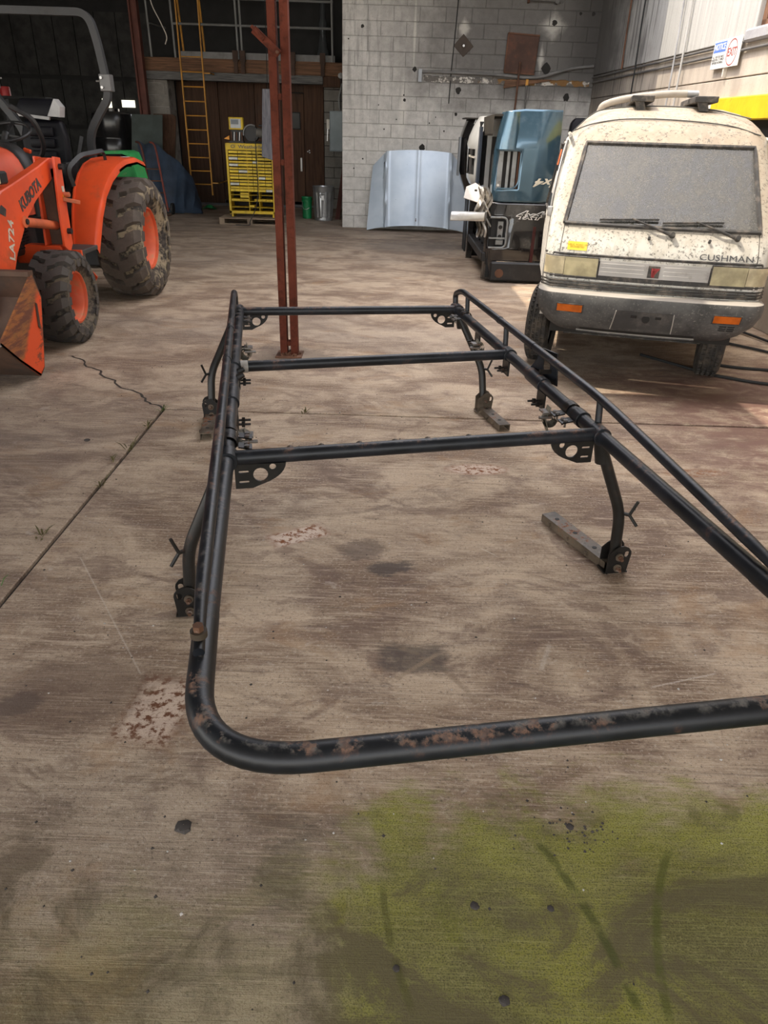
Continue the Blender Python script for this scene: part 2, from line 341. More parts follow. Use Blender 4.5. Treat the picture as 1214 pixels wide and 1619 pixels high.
# ================================================================ WALLS
def block_mat(name, base, soot, white):
    t = NT(name); p = t.pos(); X, Y, Z = t.xyz(p)[:3]; r = t.rnd()
    n = t.noise(p, 2.2, 6, .62); n2 = t.noise(p, 9, 5, .65); f = t.noise(p, 70, 3, .6); vs_ = t.noise(t.map(p, (5, 5, .45)), 2.2, 5, .6)
    col = t.mix(t.sm(n2, .3, .7), tuple(x*.84 for x in base), tuple(x*1.1 for x in base))
    col = t.mix(t.mul(r, .30), col, tuple(x*.68 for x in base))
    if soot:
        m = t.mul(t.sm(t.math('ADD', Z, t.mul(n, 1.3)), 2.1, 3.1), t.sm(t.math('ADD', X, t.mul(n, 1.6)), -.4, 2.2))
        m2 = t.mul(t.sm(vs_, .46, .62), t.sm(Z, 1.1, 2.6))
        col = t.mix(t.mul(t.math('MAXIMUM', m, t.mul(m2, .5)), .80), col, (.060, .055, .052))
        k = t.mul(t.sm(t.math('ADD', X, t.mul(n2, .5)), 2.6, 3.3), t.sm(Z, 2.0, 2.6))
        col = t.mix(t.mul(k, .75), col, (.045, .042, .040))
    if white:
        for cx, cz, rx, rz in ((1.02, 2.98, .12, .16), (2.28, 2.60, .06, .25), (2.42, 3.05, .25, .22), (.25, 2.9, .03, .7), (.10, 1.8, .08, .6)):
            d = t.math('ADD', t.math('ABSOLUTE', t.math('DIVIDE', t.math('SUBTRACT', X, cx), rx)), t.math('ABSOLUTE', t.math('DIVIDE', t.math('SUBTRACT', Z, cz), rz)))
            col = t.mix(t.mul(t.sm(t.math('ADD', d, t.mul(n2, 1.0)), 1.7, .7), .7), col, (.60, .58, .53))
    col = t.mix(t.mul(t.sm(f, .60, .72), .5), col, (.07, .065, .06))
    t.bump(t.math('ADD', t.mul(f, .5), n2), .35, .008)
    return t.done(col, .92, 0, .25)
BM = block_mat('whitewashed_block', (.56, .545, .515), True, True)
GB = block_mat('bare_block', (.23, .215, .195), False, False)
mort = mat('mortar', (.34, .325, .30), .95, var=.2, dirt=(.06, .055, .05), damt=.7, bump=.3)
BX0, BX1, BY = -.898, 3.17, 13.461
MORTW = block_mat('sooty_mortar', (.40, .39, .365), True, False)
wb = MB().box(BX0, BX1+.5, BY+.008, BY+.42, 0, 5.2).build('wall_back', MORTW); tag(wb, kind='structure')
def block_mesh(L, H, D=.06, j=.0045):
    m = MB(); b = .004
    m.v = [Vector(p) for p in ((j, 0+b, j), (L-j, b, j), (L-j, b, H-j), (j, b, H-j), (j+b, 0, j+b), (L-j-b, 0, j+b), (L-j-b, 0, H-j-b), (j+b, 0, H-j-b), (j, D, j), (L-j, D, j), (L-j, D, H-j), (j, D, H-j))]
    m.f = [(4, 5, 6, 7), (0, 1, 5, 4), (1, 2, 6, 5), (2, 3, 7, 6), (3, 0, 4, 7), (1, 0, 8, 9), (2, 1, 9, 10), (3, 2, 10, 11), (0, 3, 11, 8)]
    return m
_bc = {}
def blocks(x0, x1, z0, z1, y, mtl, parent, L=.4064, H=.2032, first=0, M=None):
    r = 0; z = z0
    while z < z1 - .01:
        x = x0; odd = (r + first) % 2
        while x < x1 - .01:
            w_ = L/2 if (odd and x == x0) else L
            w_ = min(w_, x1-x)
            key = (round(w_, 3), mtl.name)
            jy = random.uniform(-.0025, .0025); loc = Vector((x, y+jy, z))
            if M: loc = M @ Vector((x, y+jy, z))
            if key in _bc: o = dupmesh(_bc[key], parent, loc)
            else: o = block_mesh(w_, H).build('block', mtl, parent); o.location = loc; _bc[key] = o
            o.rotation_euler = (0, random.uniform(-.003, .003), (M.to_euler().z if M else 0))
            x += w_
        z += H; r += 1
blocks(BX0, BX1, 0, 3.66, BY, BM, wb, first=1)
# right wall, a shade out of square with the back wall
WD = Vector((.033, -1, 0)).normalized(); WN = Vector((-1, -.033, 0)).normalized()
def RW(t, off, z): return Vector((3.17, 13.461, 0)) + WD*t + WN*off + Vector((0, 0, z))
def rbox(m, t0, t1, o0, o1, z0, z1):
    P = [RW(t0, o0, z0), RW(t1, o0, z0), RW(t1, o1, z0), RW(t0, o1, z0)]
    return m.prism(P, (0, 0, z1-z0))
def plaster(name, base, low, stk=1.0):
    t = NT(name); p = t.pos(); X, Y, Z = t.xyz(p)[:3]
    n = t.noise(p, 2.0, 6, .62); st = t.noise(t.map(p, (6, 6, .35)), 2.4, 5, .6); f = t.noise(p, 60, 3, .6); big = t.noise(t.map(p, (1, 3, .8)), 1.3, 4, .6)
    col = t.mix(t.sm(st if stk > .5 else big, .32, .68), tuple(x*(1-.15*stk if stk > .5 else .80) for x in base), tuple(min(1, x*1.08) for x in base))
    col = t.mix(t.mul(t.sm(n, .5, .68), .45), col, low)
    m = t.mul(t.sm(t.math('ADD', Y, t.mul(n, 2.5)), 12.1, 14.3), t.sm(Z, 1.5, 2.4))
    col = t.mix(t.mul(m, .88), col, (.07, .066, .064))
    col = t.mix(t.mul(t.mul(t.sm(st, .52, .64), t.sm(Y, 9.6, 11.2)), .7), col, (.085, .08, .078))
    col = t.mix(t.mul(t.sm(f, .6, .72), .4), col, (.16, .14, .12))
    t.bump(t.math('ADD', t.mul(f, .35), t.math('ADD', n, t.mul(st, stk))), .5, .012)
    return t.done(col, .9, 0, .25)
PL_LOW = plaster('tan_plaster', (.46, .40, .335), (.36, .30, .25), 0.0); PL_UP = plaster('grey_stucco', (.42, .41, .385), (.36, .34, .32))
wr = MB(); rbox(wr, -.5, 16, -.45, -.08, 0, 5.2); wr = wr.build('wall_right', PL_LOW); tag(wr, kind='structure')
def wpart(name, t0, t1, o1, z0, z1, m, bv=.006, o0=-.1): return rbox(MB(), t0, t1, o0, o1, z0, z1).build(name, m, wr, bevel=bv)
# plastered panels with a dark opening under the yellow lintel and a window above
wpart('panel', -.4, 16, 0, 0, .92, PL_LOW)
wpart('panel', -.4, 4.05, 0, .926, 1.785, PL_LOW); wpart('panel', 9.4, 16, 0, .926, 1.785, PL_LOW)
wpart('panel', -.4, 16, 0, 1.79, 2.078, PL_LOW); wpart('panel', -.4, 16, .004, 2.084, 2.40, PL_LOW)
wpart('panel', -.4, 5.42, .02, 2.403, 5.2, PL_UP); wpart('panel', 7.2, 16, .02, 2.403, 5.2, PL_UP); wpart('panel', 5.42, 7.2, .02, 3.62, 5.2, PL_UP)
sill = mat('sill_grey', (.32, .315, .325), .85, var=.15, dirt=(.25, .23, .22), bump=.3)
wpart('window_sill', 5.30, 7.3, .06, 2.36, 2.47, sill, .02)
yel = mat('yellow_paint', (.62, .42, .012), .55, var=.10, dirt=(.25, .17, .04), damt=.6, dscale=9, dlo=.6, dhi=.72, bump=.3, bscale=30)
whp = mat('white_paint', (.66, .62, .56), .7, var=.1, dirt=(.35, .3, .25), bump=.3)
wpart('yellow_lintel', 4.82, 9.6, .035, 1.712, 1.915, yel, .01)
wpart('white_lintel_end', 4.15, 4.81, .02, 1.80, 1.90, whp, .01)
dark = mat('dark_interior', (.02, .018, .016), .9)
dk = rbox(MB(), 3.9, 9.6, -.079, -.07, .9, 1.85).build('recess', dark, wr)  # near-black sheet, the opening's shade put into its colour
wbn = mat('window_brown', (.18, .09, .05), .6, var=.25, dirt=(.06, .04, .03)); gls = mat('dark_glass', (.012, .011, .010), .25, spec=.2)
w1 = rbox(MB(), 5.42, 7.2, -.1, -.085, 2.47, 3.62).build('window_1', gls); tag(w1, kind='structure')
for t0, t1, z0, z1 in ((5.42, 5.50, 2.47, 3.62), (7.12, 7.2, 2.47, 3.62), (5.42, 7.2, 2.47, 2.53), (6.27, 6.33, 2.47, 3.62), (5.42, 7.2, 3.56, 3.62)):
    rbox(MB(), t0, t1, -.085, -.03, z0, z1).build('window_frame', wbn, w1)
# ---------------------------------------------------------------- shed behind, roofs overhead
shed = mat('shed_steel', (.010, .010, .010), .8, var=.3)
sid = mat('siding_steel', (.020, .020, .019), .8, var=.5, dirt=(.006, .006, .005))
tn = mat('roof_steel', (.22, .22, .215), .6, var=.15)
wf = MB().box(-14, -5.35, 21, 21.2, 0, 4.2).build('wall_far', shed); tag(wf, kind='structure')
for i in range(15):
    for z0, z1 in ((.1, 1.35), (1.45, 2.45), (2.55, 3.9)):
        x = -13.2 + i*.52
        if z0 > 1.4 and -8.4 < x < -7.4 and z1 < 2.5: pass
        MB().box(x, x+.50, 20.93, 20.99, z0, z1).build('siding_panel', sid, wf)
wl_ = MB().box(-14.2, -14, 4, 21.2, 0, 4.2).build('wall_left', shed); tag(wl_, kind='structure')  # unseen shed wall, added to shut out side light
wsr = MB().box(BX0-.02+.02, BX0+.25, BY+.43, 18.5, 0, 5.2).build('wall_side', mort); tag(wsr, kind='structure')
c1 = MB().box(-14.2, -1.0, 2.2, 21.2, 4.2, 4.32).build('ceiling', tn); tag(c1, kind='structure')
MB().box(-1.0, .12, 4.74, 4.80, 4.2, 4.32).build('roof_edge', tn, c1)
MB().prism([(-14.2, -6.5, 4.2), (4.2, -6.5, 4.2), (4.2, 4.2, 4.2), (-.05, 4.2, 4.2), (-.05, 4.74, 4.2), (-14.2, 4.74, 4.2)], (0, 0, .12)).build('roof_sheet', tn, c1)  # unseen canopy, notched for the sun patch, lengthened rearward to cut front light
MB().box(-1.0, 4.2, 10.58, 13.9, 4.2, 4.32).build('roof_sheet', tn, c1)
# ---------------------------------------------------------------- garage front
wood = NT('dark_plywood'); _p = wood.obj(); _r = wood.rnd()
_g = wood.noise(wood.map(_p, (14, 14, .8)), 2.2, 5, .6, .6); _n = wood.noise(_p, 1.2, 4)
_c = wood.mix(wood.sm(_g, .3, .7), (.045, .021, .011), (.10, .048, .026)); _c = wood.mix(wood.mul(_r, .45), _c, (.030, .017, .011))
_c = wood.mix(wood.mul(wood.sm(_n, .5, .7), .5), _c, (.05, .035, .028)); wood.bump(_g, .25, .004); WOOD = wood.done(_c, .75, 0, .3)
t_ = NT('beam_wood'); _p = t_.obj(); _g = t_.noise(t_.map(_p, (.8, 12, 14)), 2.5, 5, .6, .8)
BEAMW = t_.done(t_.mix(t_.sm(_g, .3, .7), (.07, .034, .017), (.19, .095, .048)), .8)
t_ = NT('grey_weathered'); _p = t_.obj(); _g = t_.noise(t_.map(_p, (.8, 14, 14)), 3.5, 5, .6, .8)
GREYW = t_.done(t_.mix(t_.sm(_g, .3, .7), (.06, .06, .06), (.16, .155, .15)), .85)
WY = 16.75
wg = MB().box(-4.95, BX0, WY+.05, WY+.2, 0, 5).build('wall_garage', shed); tag(wg, kind='structure')
for x0, x1, z0, z1, dy in ((-4.50, -3.66, .05, 2.32, 0), (-3.65, -2.92, .05, 2.32, .01), (-2.91, -2.66, .05, 2.32, 0), (-2.65, -2.42, .05, 2.30, -.01), (-2.41, -2.20, .05, 2.32, .005), (-1.90, -1.50, .05, 2.32, 0), (-2.20, -1.90, 2.17, 2.32, .004)):
    MB().box(x0, x1, WY-.02+dy, WY+.06, z0, z1).build('wood_panel', WOOD, wg, bevel=.004)
MB().box(-4.5, -1.48, WY-.01, WY+.05, 0, .12).build('kick_board', GREYW, wg)
d1 = MB().box(-2.19, -1.91, WY-.01, WY+.04, .06, 2.15).build('door_1', WOOD, None, bevel=.004); tag(d1, kind='structure')
MB().box(-2.16, -2.0, WY-.016, WY+.0, 1.52, 1.80).build('door_glass', gls, d1)
for z0, z1, x0, x1 in ((1.50, 1.52, -2.17, -1.99), (1.80, 1.82, -2.17, -1.99), (1.5, 1.82, -2.0, -1.98)): MB().box(x0, x1, WY-.025, WY, z0, z1).build('glass_frame', shed, d1)
steel = mat('bare_steel', (.48, .48, .48), .4, .8, var=.1, dirt=(.14, .10, .07), damt=.5)
MB().box(-2.0, -1.96, WY-.05, WY-.01, .72, .98).build('door_handle', steel, d1, bevel=.005)
lk_ = MB(); [lk_.cyl((-1.84+dx, WY-.05, 1.1+dz), (-1.84+dx, WY, 1.1+dz), .012) for dx, dz in ((0, 0), (.035, .02), (.04, -.02))]; lk_.build('lock_bolts', steel, wg)
blocks(-1.49, BX0, 0, 2.25, WY-.04, GB, wg, first=0)
blocks(-4.98, -4.52, 0, 2.32, 16.2, GB, MB().box(-4.98, -4.52, 16.21, 16.7, 0, 2.32).build('wall_pier', mort), first=0)
tag(bpy.data.objects['wall_pier'], kind='structure')
tr = MB().box(-5.0, BX0, 16.1, 16.3, 2.43, 2.66).build('trim_1', BEAMW, bevel=.006); tag(tr, kind='structure')
tr = MB().box(-5.0, -1.45, 16.06, 16.35, 2.29, 2.43).build('trim_2', GREYW, bevel=.006); tag(tr, kind='structure')
MB().box(-1.45, BX0, 16.12, 16.3, 2.25, 2.43).build('filler_board', WOOD, tr)
lw = mat('loft_board', (.20, .20, .20), .8, var=.15, dirt=(.1, .09, .08)); rustd = mat('dark_rust_iron', (.055, .03, .02), .8, var=.3)
MB().box(-4.22, -1.22, 16.12, 16.2, 2.66, 2.77).build('toe_board', lw, tr)
for x in (-3.12, -2.98, -2.02, -1.45): MB().box(x-.05, x+.05, 16.03, 16.10, 2.62, 2.80).box(x-.035, x+.035, 16.03, 16.09, 2.42, 2.62).build('bracket_plate', rustd, tr)
lo = MB().box(-5.0, BX0, 16.3, 19, 2.55, 2.65).build('trim_3', shed); tag(lo, kind='structure')
lb = MB().box(-5.0, BX0, 18.9, 19, 2.65, 4.2).build('wall_loft', shed); tag(lb, kind='structure')
MB().box(-3.85, -2.5, 17.4, 17.44, 2.65, 3.25).build('loft_panel', WOOD, lb)
# ================================================================ TRUCK RACK
def rackpaint(name, rust, scuff, base=(.006, .007, .0092)):
    t = NT(name); p = t.pos(); nz = t.xyz(t.n.new('ShaderNodeNewGeometry').outputs['Normal'])[2]
    a = t.noise(p, 7, 6, .65); b = t.noise(p, 26, 5, .7); f = t.noise(p, 120, 2)
    col = t.mix(t.sm(a, .35, .65), base, tuple(x*2.4 for x in base))
    up = t.sm(t.math('ADD', nz, t.mul(t.math('SUBTRACT', a, .5), 1.6)), .80, 1.10)
    s = t.mul(t.mul(up, t.sm(b, .46, .60)), scuff); col = t.mix(s, col, (.25, .235, .21))
    r = t.mul(t.mul(t.sm(b, .48, .56), t.sm(t.math('ADD', a, t.mul(nz, .06)), .56, .64)), t.mul(t.sm(nz, .55, .95, .30, 1.0), rust)); col = t.mix(r, col, t.mix(t.sm(f, .4, .6), (.10, .035, .018), (.24, .10, .045)))
    t.bump(t.math('ADD', b, t.mul(f, .4)), .12, .003)
    return t.done(col, t.math('ADD', t.math('ADD', t.mul(t.math('MAXIMUM', s, r), .3), .30), t.mul(a, .2)), 0.0, .36)
RK = rackpaint('rack_black', .5, .35); RKD = rackpaint('rack_dark_iron', .35, .10, (.0055, .005, .0045)); RKR = rackpaint('rack_rusty', 1.0, .5, (.055, .042, .030))
zinc = mat('zinc_bolt', (.22, .21, .20), .45, .8, dirt=(.16, .07, .03), damt=.85, dscale=40)
rustbolt = mat('rusty_bolt', (.095, .045, .024), .7, .3, var=.3, dirt=(.30, .27, .24), damt=.6, dscale=50)
rubber = mat('black_rubber', (.014, .014, .014), .7)
webb = mat('dusty_webbing', (.16, .145, .11), .85, var=.2, dirt=(.05, .045, .035))
OX, OY = .52, 2.6; YAW = R(10.2)
rack = thing('ladder_rack', 'black steel pickup ladder rack with rusty scuffs standing on the concrete yard', 'rack', (OX*math.cos(YAW)-OY*math.sin(YAW), OX*math.sin(YAW)+OY*math.cos(YAW), 0), YAW)
def P(x, y, z): return Vector((x-OX, y-OY, z))
ZR, ZU, r_ = .58, .695, .0255
XL, XR = -.131, 1.178
c1y = (2.14, 2.225); c2y = (3.145, 3.26); c3y = (4.235, 4.24)
# the bent rear loop and the two long rails
MB().tube(fillet([P(XL-.020, 1.30, ZR), P(XL-.022, .872, ZR), P(XR, .866, ZR), P(XR, 1.30, ZR)], .20, 12), .0268, 20).build('rear_loop', rackpaint('loop_black', .55, .6, (.0045, .0052, .0066)), rack)
MB().tube([P(XL-.021, 1.22, ZR), P(XL-.003, 2.14, ZR), P(XL, 3.0, ZR), P(XL+.01, 4.31, ZR)], r_, 18).build('side_rail', RK, rack)
MB().tube([P(XR, 1.20, ZR), P(XR, 3.0, ZR), P(XR-.006, 4.31, ZR)], r_, 18).build('side_rail', RK, rack)
for yy in (c1y, c2y, c3y):
    MB().tube([P(XL+.01, yy[0], ZR), P(.5, (yy[0]+yy[1])/2, ZR), P(XR-.01, yy[1], ZR)], .0245, 18).build('cross_bar', RK, rack)
def collar(x, y, L=.07, r=.033): 
    return MB().tube([P(x, y-L/2, ZR), P(x, y+L/2, ZR)], r, 18).build('collar', RK, rack, bevel=.002)
for i in range(2):
    X_ = (XL, XR)[i]
    for yy in (c1y, c2y, c3y): collar(X_, yy[i] + .0)
    collar(X_, c2y[i]-.40, .17, .031); collar(X_, c1y[i]+.16, .05, .032)
# stubs where a cross bar enters its collar, bare where the paint is gone
pale = mat('worn_weld', (.34, .32, .29), .6, .2, var=.2, dirt=(.10, .05, .03), dscale=25)
MB().tube([P(XL+.028, c2y[0], ZR), P(XL+.06, c2y[0]+.003, ZR)], .0275, 16).build('weld_sleeve', pale, rack)
# upper rails with their posts
for i, (X_, s) in enumerate(((XL-.014, -1), (XR+.012, 1))):
    xe = XL-.024 if i == 0 else XR
    pts = [P(xe, 1.13, ZR+.034), P(xe-s*-.004, 1.30, ZR+.052), P(X_, c1y[i]+.05, ZU), P(X_, 4.22, ZU), P(X_, 4.36, ZU-.045), P(X_, 4.345, ZR+.01)]
    path = fillet(pts, [.1, .15, .12, .05], 7); nr = len(path)
    m = MB().tube(path, [.012 + .0045*min(1, k/8) for k in range(nr)], 14); m.build('upper_rail', RK, rack)
    for y in (c1y[i]+.05, c2y[i]+.02+.08*i, 4.08):
        MB().tube([P(X_, y-.008, ZR+.015), P(X_, y+.008, ZU-.004)], .0125, 12).build('post', RK, rack)
    for y in (c2y[i]-.28, c2y[i]+.22): MB().tube([P(X_, y-.012, ZU), P(X_, y+.012, ZU)], .0185, 14).build('coupler', RK, rack)
    b = MB().cyl(P(xe, 1.165, ZR+.048), P(xe, 1.165, ZR+.062), .017, n=18).build('washer', RKR, rack)
    MB().cyl(P(xe, 1.165, ZR+.056), P(xe, 1.165, ZR+.075), .011, n=6).build('rail_bolt', rustbolt, rack)
# gusset plates with lightening holes
def gusset(x, y, s, big=True):
    L = .165 if big else .15
    out = [(0, 0), (L, 0)] + [(L*math.cos(a)*1.0, -.085*math.sin(a)) for a in [R(q) for q in (8, 18, 28, 38, 48, 58)]] + [(.055, -.085), (0, -.085)]
    out = [(s*px, py) for px, py in out]
    holes = [circ(s*.082, -.038, .024), circ(s*.122, -.012, .011, 10), rrect(min(s*.012, s*.045), max(s*.012, s*.045), -.030, -.022, .004, 2), rrect(min(s*.012, s*.045), max(s*.012, s*.045), -.066, -.058, .004, 2)]
    M = frame(P(x, y, ZR-.018), (1, .03, 0), (0, 0, 1))
    plate('gusset', out, holes, .006, M, RKD, rack)
gusset(XL+.02, c1y[0]-.012, 1); gusset(XR-.02, c1y[1]-.012, -1); gusset(XL+.02, c3y[0]-.012, 1, False); gusset(XR-.02, c3y[1]-.012, -1, False)
# legs, feet, pins
def foot(top, fx, fy, s, dirn, yaw=0.0, rusty=False):
    lm = RKD
    knee = P(fx-s*.012, fy+(top[1]-fy)*.25, .26)
    MB().tube(fillet([P(top[0], top[1], ZR-.03), knee, P(fx, fy, .045)], .06, 6), .0215, 14).build('leg', lm, rack)
    fb = MB().prism([P(fx-.05, fy-.030, .008), P(fx+.05, fy-.030, .008), P(fx+.05, fy+.030, .008), P(fx-.05, fy+.030, .008)], (0, 0, .006))
    fb = fb.build('foot_bracket', RKR if rusty else RKD, rack)
    for dy in (-.030, .030):
        out = [(-.042, 0), (.042, 0), (.050, .085)] + [(.010 + .040*math.cos(a), .085 + .036*math.sin(a)) for a in [R(q) for q in (20, 50, 80, 110, 140)]] + [(-.044, .085)]
        hs = [rrect(.022, .040, .072, .098, .008, 3)] if s > 0 else [rrect(-.040, -.022, .072, .098, .008, 3)]
        if s < 0: out = [(-a, b) for a, b in out][::-1]
        plate('ear_plate', out, hs, .005, frame(P(fx, fy+dy, .010), (1, 0, 0), (0, 0, 1)), RKR if rusty else RKD, fb)
    for z in (.036, .085):
        MB().cyl(P(fx, fy-.034, z), P(fx, fy-.041, z), .016, n=18).build('washer', RKR, fb)
        MB().cyl(P(fx, fy+.05, z), P(fx, fy-.052, z), .010, n=6).cyl(P(fx, fy-.05, z), P(fx, fy-.062, z), .006, n=10).build('bolt', rustbolt, fb)
    # channel lying along the ground
    a = Matrix.Rotation(yaw, 4, 'Z'); a.translation = P(fx, fy, 0)
    L = .44 if dirn > 0 else .33
    y0, y1 = (.01, L) if dirn > 0 else (-L, -.01)
    x_ = -.045*s if dirn > 0 else 0
    ch = MB().box(-.034, .034, y0, y1, .036, .041, a).box(-.034, -.029, y0, y1, .004, .038, a).box(.029, .034, y0, y1, .004, .038, a).build('foot_channel', RKR, rack)
    for q in (.25, .55, .85):
        yy = y0+(y1-y0)*q; c = a @ Vector((0, yy, .0412)); MB().cyl(c, c+Vector((0, 0, .0012)), .010, n=10).build('slot', rubber, ch)
        c2 = a @ Vector((-.034, yy, .022)); MB().cyl(c2, c2 + (a.to_3x3() @ Vector((-.012, 0, 0))), .009, n=6).build('nut', RKR, ch)
    # bent locking pin
    k = knee + Vector((s*.018, -.01, 0))
    MB().tube(fillet([k + Vector((s*.030, -.02, .060)), k + Vector((s*.010, -.012, .0)), k + Vector((s*.038, -.03, -.040))], .006, 3), .0062, 8).tube([knee, k+Vector((s*.012, -.012, 0))], .0075, 8).build('locking_pin', RKD, rack)
foot((XR+.01, c1y[1]), 1.325, 2.20, 1, 1, R(14))
foot((XL-.02, c1y[0]), -.297, 2.12, -1, 1, R(-8))
foot((XR+.01, c3y[1]), 1.325, 4.02, 1, -1, R(6), True)
foot((XL-.02, c3y[0]), -.315, 4.05, -1, -1, R(-3))
# leg sockets at the collars
for x, y, s in ((XR+.01, c1y[1], 1), (XL-.01, c1y[0], -1), (XR+.008, c3y[1], 1), (XL-.01, c3y[0], -1)):
    MB().tube([P(x, y, ZR-.01), P(x+s*.022, y, ZR-.11)], .0265, 14).build('leg_socket', RKD, rack)
# hook strips behind the first cross bar
for k in range(6):
    f = (.155, .235, .335, .43, .52, .635)[k]; x = XL + (XR-XL)*f; y = c1y[0]+(c1y[1]-c1y[0])*f + .045
    m = MB(); rows = []
    for j in range(9):
        a = math.pi*j/8; rows.append([P(x-.021*math.cos(a), y-.008, ZR-.028+.036*math.sin(a)), P(x-.021*math.cos(a), y+.014, ZR-.028+.036*math.sin(a))])
    m.grid(rows, (0, 0, -.002)).box(*(P(x, y, 0).x-.021, P(x, y, 0).x+.021), P(0, y, 0).y-.03, P(0, y, 0).y+.014, ZR-.032, ZR-.028)
    m.build('strap_loop', RKR, rack)
# clamps and bolts under the inner side of each rail
def clampset(x, y, s):
    m = MB(); rows = []
    for j in range(10):
        a = R(-20 + 215*j/9); rows.append([P(x - s*.030*math.cos(a), y-.022, ZR+.030*math.sin(a)), P(x - s*.030*math.cos(a), y+.022, ZR+.030*math.sin(a))])
    m.grid(rows, (0, 0, .002)); cx = x-s*.032
    m.prism([P(cx, y-.022, ZR-.012), P(cx-s*.045, y-.022, ZR-.020), P(cx-s*.045, y+.022, ZR-.020), P(cx, y+.022, ZR-.012)], (0, 0, .005))
    c = m.build('clamp', RKD, rack)
    for dy in (-.012, .012): MB().cyl(P(cx-s*.028, y+dy, ZR-.035), P(cx-s*.028, y+dy, ZR-.004), .0045, n=8).cyl(P(cx-s*.028, y+dy, ZR-.012), P(cx-s*.028, y+dy, ZR-.005), .009, n=6).build('clamp_bolt', zinc, c)
for x, y, s in ((XR, 2.40, 1), (XR, 2.48, 1), (XR, 4.05, 1), (XR, 4.12, 1), (XL, 2.27, -1), (XL, 2.36, -1), (XL, 4.06, -1), (XL, 4.14, -1)): clampset(x, y, s)
def studs(x, y, s):
    m = MB(); cx = x-s*.02
    for dy in (0, .045):
        m.cyl(P(cx-s*.05, y+dy, ZR-.062), P(cx+s*.01, y+dy, ZR-.062), .005, n=8).cyl(P(cx-s*.028, y+dy, ZR-.062), P(cx-s*.016, y+dy, ZR-.062), .012, n=6)
    m.box(*sorted((P(cx, 0, 0).x-.004, P(cx, 0, 0).x+.004)), P(0, y-.02, 0).y, P(0, y+.065, 0).y, ZR-.085, ZR-.015)
    m.build('stud_plate', RKD, rack)
for x, y, s in ((XR, 3.20, 1), (XL, 3.10, -1), (XR, 2.72, 1), (XL, 2.60, -1), (XR, 3.70, 1), (XL, 3.66, -1)): studs(x, y, s)
# slotted light bracket standing on the right rail, nuts on the left one
plate('slotted_bracket', [(-.11, -.01), (.11, -.01), (.10, .05), (.085, .125), (-.02, .125), (-.06, .05)], [rrect(.0, .05, .03, .095, .022, 4)], .006, frame(P(XR+.035, c2y[1]-.36, ZR+.0), (.30, -1, 0), (0, 0, 1)), RK, rack)
for dy, dz in ((-.05, .075), (.055, .04)): MB().cyl(P(XR+.0, c2y[1]-.36-dy, ZR+dz), P(XR+.05, c2y[1]-.36-dy, ZR+dz), .011, n=6).build('bracket_bolt', RKD, rack)
for y in (2.95, 3.03): MB().cyl(P(XL+.022, y, ZR+.012), P(XL+.046, y, ZR+.024), .016, .010, n=8).build('rail_nut', RKD, rack)
# ratchet strap rolled on the right rail and one on the left
for x, y, s, zz in ((XR-.03, 2.58, 1, 0), (XL+.03, 2.44, -1, .02), (XR-.03, 3.62, 1, .01), (XL+.03, 3.62, -1, .0)):
    m = MB()
    for q in range(3): m.lathe([(.030-.007*q, -.022), (.030-.007*q, .022)], P(x-s*.012, y, ZR-.075+zz), (0.25, 1, 0), 14)
    m.grid([[P(x-s*.02, y-.02, ZR-.02), P(x-s*.02, y+.02, ZR-.02)], [P(x-s*.036, y-.02, ZR-.07+zz), P(x-s*.036, y+.02, ZR-.07+zz)], [P(x-s*.016, y-.022, ZR-.125+zz), P(x-s*.016, y+.02, ZR-.125+zz)], [P(x-s*.004, y-.022, ZR-.145+zz), P(x-s*.004, y+.02, ZR-.14+zz)]], (s*.002, 0, 0))
    t = m.build('strap_roll', webb, rack)
    MB().box(P(x-s*.03, 0, 0).x-.02, P(x-s*.03, 0, 0).x+.02, P(0, y-.026, 0).y, P(0, y+.026, 0).y, ZR-.045, ZR-.038).cyl(P(x-s*.065, y-.02, ZR-.06), P(x-s*.01, y-.02, ZR-.06), .007, n=8).build('ratchet_buckle', zinc, t)
# ================================================================ VAN
def vanpaint():
    t = NT('dusty_white_paint'); p = t.obj(); nz = t.xyz(t.n.new('ShaderNodeNewGeometry').outputs['Normal'])[2]
    a = t.noise(p, 3, 6, .65); s = t.noise(p, 55, 5, .75); s2 = t.noise(t.map(p, (1, 1, .3)), 16, 6, .7); st = t.noise(t.map(p, (9, 9, .6)), 2, 5, .6)
    col = t.mix(t.sm(a, .3, .7), (.60, .575, .52), (.68, .655, .60))
    col = t.mix(t.mul(t.sm(nz, .40, .75), .85), col, t.mix(t.sm(a, .3, .7), (.25, .185, .12), (.34, .265, .185)))
    col = t.mix(t.mul(t.sm(st, .46, .66), .5), col, (.40, .36, .29))
    col = t.mix(t.mul(t.mul(t.sm(s, .52, .60), t.sm(s2, .42, .54)), .85), col, (.09, .08, .07))
    return t.done(col, t.sm(a, .3, .7, .45, .8), 0, .4)
VP = vanpaint()
vtrim = mat('van_black_trim', (.030, .028, .027), .6, dirt=(.20, .17, .14), damt=.7, dscale=14, dlo=.45)
def plastic():
    t = NT('bumper_plastic'); p = t.obj(); nz = t.xyz(t.n.new('ShaderNodeNewGeometry').outputs['Normal'])[2]
    a = t.noise(p, 5, 6, .65); s = t.noise(p, 60, 4, .7)
    col = t.mix(t.sm(a, .32, .68), (.055, .054, .053), (.125, .122, .118)); col = t.mix(t.mul(t.sm(nz, .3, .8), .8), col, (.48, .44, .39))
    col = t.mix(t.mul(t.sm(s, .58, .68), .5), col, (.33, .31, .28)); t.bump(s, .2, .004)
    return t.done(col, .75, 0, .3)
BPL = plastic()
